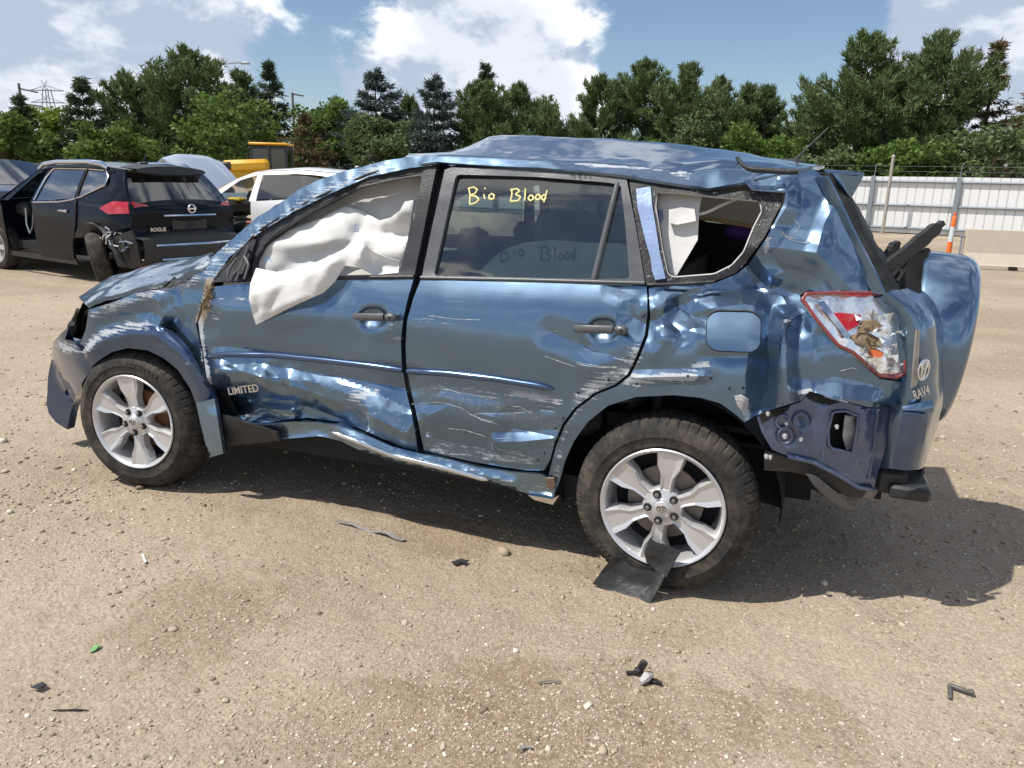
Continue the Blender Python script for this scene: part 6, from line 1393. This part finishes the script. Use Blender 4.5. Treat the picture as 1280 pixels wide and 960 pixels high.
TREES = [  # name, column, top row, half width, distance, kind, material, label
    ('broadleaf_tree', 10, 133, 44, 42, 'leafy', Lf, 'green broadleaf tree at the far left edge above the dark cars'), ('broadleaf_tree', 62, 128, 36, 46, 'leafy', Y_, 'yellow green broadleaf tree between left edge and first spruce'),
    ('spruce_tree', 36, 124, 18, 44, 'spruce', S_, 'small dark spruce below the wooden power pole'), ('spruce_tree', 114, 102, 30, 42, 'spruce', S_, 'pointed spruce leftmost of the tall ones, above the black SUV roof'),
    ('broadleaf_tree', 140, 152, 40, 39, 'leafy', Lf, 'low leafy tree just behind the black SUV roof'), ('pine_tree', 172, 101, 44, 45, 'pine', P_, 'ragged pine right of the pointed left spruce'),
    ('pine_tree', 247, 70, 52, 43, 'pine', P_, 'biggest ragged pine of the left side, under the street lamp'), ('pine_tree', 308, 98, 34, 47, 'pine', P_, 'pine half hidden behind the light green leafy tree'),
    ('broadleaf_tree', 292, 112, 50, 38, 'leafy', Lf, 'light green leafy tree behind the yellow loader'), ('spruce_tree', 343, 80, 22, 46, 'spruce', S_, 'slender dark spruce with bare spire right of the loader cab'),
    ('broadleaf_tree', 403, 117, 34, 45, 'leafy', Lf, 'rounded leafy tree with browning lower half'), ('spruce_tree', 385, 146, 34, 41, 'sparse', Br, 'dying brown spruce below the rounded leafy tree'),
    ('spruce_tree', 471, 90, 48, 44, 'spruce', B_, 'broad grey green spruce over the white crossover'), ('broadleaf_tree', 476, 138, 34, 39, 'leafy', Sh, 'dull green bushy tree in front of the broad spruce'),
    ('spruce_tree', 543, 97, 38, 42, 'spruce', B_, 'bluish symmetrical spruce left of the crumpled roof peak'), ('spruce_tree', 606, 83, 22, 50, 'spruce', S_, 'spruce tip poking up behind the round pine'),
    ('pine_tree', 600, 112, 46, 43, 'pine', P_, 'round pine left half of the pair behind the roof peak'), ('pine_tree', 646, 112, 40, 45, 'pine', P_, 'round pine right half of the pair behind the roof peak'), ('pine_tree', 686, 138, 24, 42, 'pine', P_, 'low pine beside the gap in the tree line'),
    ('pine_tree', 748, 104, 38, 44, 'pine', P_, 'dense pine at the left end of the long clump right of the gap'), ('pine_tree', 800, 84, 44, 45, 'pine', P_, 'dense pine second in the long clump right of the gap'), ('pine_tree', 853, 88, 44, 43, 'pine', P_, 'dense pine third in the long clump right of the gap'), ('pine_tree', 892, 104, 34, 46, 'pine', P_, 'dense pine closing the long clump right of the gap'),
    ('broadleaf_tree', 792, 158, 30, 38, 'leafy', Lf, 'bright low bush tree behind the middle of the crumpled roof'), ('broadleaf_tree', 866, 140, 30, 39, 'leafy', Sh, 'grey green bush tree before the dense pines'), ('pine_tree', 950, 114, 34, 46, 'pine', P_, 'mid sized pine before the two tallest right pines'),
    ('broadleaf_tree', 945, 158, 44, 38, 'leafy', Lf, 'bright leafy tree behind the roof aerial base'), ('pine_tree', 1008, 116, 34, 45, 'pine', P_, 'pine shoulder left of the tall pine behind the aerial'), ('pine_tree', 1066, 52, 58, 42, 'pine', P_, 'tall full pine right behind the roof aerial'), ('pine_tree', 1152, 50, 58, 43, 'pine', P_, 'tall dark pine second of the right pair'),
    ('spruce_tree', 1222, 56, 34, 44, 'sparse', Br, 'thin sparse spruce with brownish twigs at right'), ('spruce_tree', 1284, 92, 32, 42, 'spruce', Br, 'brownish spruce cut by the right picture edge'), ('broadleaf_tree', 1130, 164, 42, 36, 'leafy', Lf, 'bright leafy bush directly behind the white fence beside the steel pole'),
    ('broadleaf_tree', 1240, 148, 66, 37, 'leafy', Sh, 'wide grey green shrub mass behind the fence at right'), ('pine_tree', 426, 132, 34, 48, 'pine', P_, 'pine filling the space left of the broad grey green spruce'), ('pine_tree', 512, 128, 30, 48, 'pine', P_, 'pine between the broad grey green spruce and the bluish one'), ('pine_tree', 928, 112, 34, 48, 'pine', P_, 'rear pine left of the mid sized pine'), ('pine_tree', 1108, 108, 40, 48, 'pine', P_, 'rear pine between the two tallest right pines'), ('pine_tree', 212, 112, 34, 48, 'pine', P_, 'rear pine left of the biggest ragged pine'),
    ('broadleaf_tree', 1030, 185, 40, 37, 'leafy', Sh, 'low dull bush behind the tail spoiler')]
for k, (nm, u, v, w_, dist, kind, mt, lab) in enumerate(TREES): tree(nm, u, v, w_, dist, kind, lab, G1, 100+k, mat=mt, low=.02 if kind == 'leafy' else .1)
# unlabelled depth of the wood behind
r_ = np.random.default_rng(3); CC = []; TT = []
for k in range(120):
    u = r_.uniform(-120, 1400); 
    if 700 < u < 722: continue
    p = along(u, r_.uniform(46, 56)); h = r_.uniform(1.4, 2.6); n = 200; q = r_.normal(0, 1, (n, 3)); q /= np.linalg.norm(q, axis=1, keepdims=True); CC.append(p+np.array([0, 0, h*.5])+q*np.array([1.5, 1.5, h*.52])); TT.append(np.clip(r_.normal(.3, .2, n), 0, 1))
V, F = leaves(np.concatenate(CC), .34, r_); fw_ = fast_mesh('undergrowth', V, F, LM['shrub'], None, False, {'tone': np.repeat(np.concatenate(TT), 4)}); fw_['kind'] = 'stuff'

# ---------------------------------------------------------------- poles and lamp over the trees
WOODP = plain('pole_wood', (.13, .12, .115), .9, 0, .3, 4)
p = along(280, 62.0); H = zat(p, 80, 280); b = MB(); b.tube([(0, 0, 0), (0, 0, H-.4)], [.14, .08], 8); 
sl = empty('street_lamp', (p[0], p[1], 0), math.atan2(rt[1], rt[0])); tag(sl, 'street lamp whose curved arm and head stick out above the biggest left pine', 'street lamp'); b.build('lamp_pole', GALV, sl)
b = MB(); b.tube([(0, 0, H-.5), (.3, 0, H-.1), (1.0, 0, H+.05), (1.8, 0, H+.1)], .05, 6); b.build('lamp_arm', GALV, sl); b = MB(); b.box((2.05, 0, H+.08), (.75, .3, .16), taper=.6, bev=.05); b.build('lamp_head', GALV, sl)
def power_pole(u, vt, dist, arms, label, name='power_pole'):
    p = along(u, dist); H = zat(p, vt, u); root = empty(name, (p[0], p[1], 0), math.atan2(rt[1], rt[0])); tag(root, label, 'power pole'); b = MB(); b.tube([(0, 0, 0), (0, 0, H)], [.16, .10], 8); b.build('pole', WOODP, root)
    for z, x0, x1, dz in arms: b = MB(); b.tube([(x0, 0, H+z), (x1, 0, H+z+dz)], .07, 6); b.build('cross_arm', WOODP, root)
    return root
power_pole(38, 105, 80, [(-.4, -.1, 1.5, -.3), (-1.6, -.1, 1.7, -.2)], 'dark wooden power pole with two arms at the upper left')
power_pole(370, 116, 75, [(-.1, -.1, 1.0, -.15)], 'short power pole top above the rounded leafy tree')
p = along(71, 190); H = zat(p, 112, 71); root = empty('lattice_pylon', (p[0], p[1], 0), math.atan2(rt[1], rt[0])); tag(root, 'pale distant lattice power pylon with wide arms', 'pylon'); b = MB()
for s in (-1, 1):
    for y in (-1, 1): b.tube([(s*2.2, y*2.2, 0), (s*.5, y*.5, H)], .10, 4)
for z in np.arange(4, H, 2.5):
    w_ = 2.2-1.7*z/H; b.tube([(-w_, -w_, z), (w_, -w_, z+2)], .06, 4); b.tube([(w_, -w_, z), (-w_, -w_, z+2)], .06, 4)
b.build('lattice_mast', GALV, root); b = MB()
for z in (H-.3, H-2.6): b.tube([(-3.4, 0, z), (3.4, 0, z)], .14, 4); b.tube([(-3.4, 0, z), (0, 0, z+.9)], .07, 4); b.tube([(3.4, 0, z), (0, 0, z+.9)], .07, 4)
b.build('cross_arm', GALV, root)
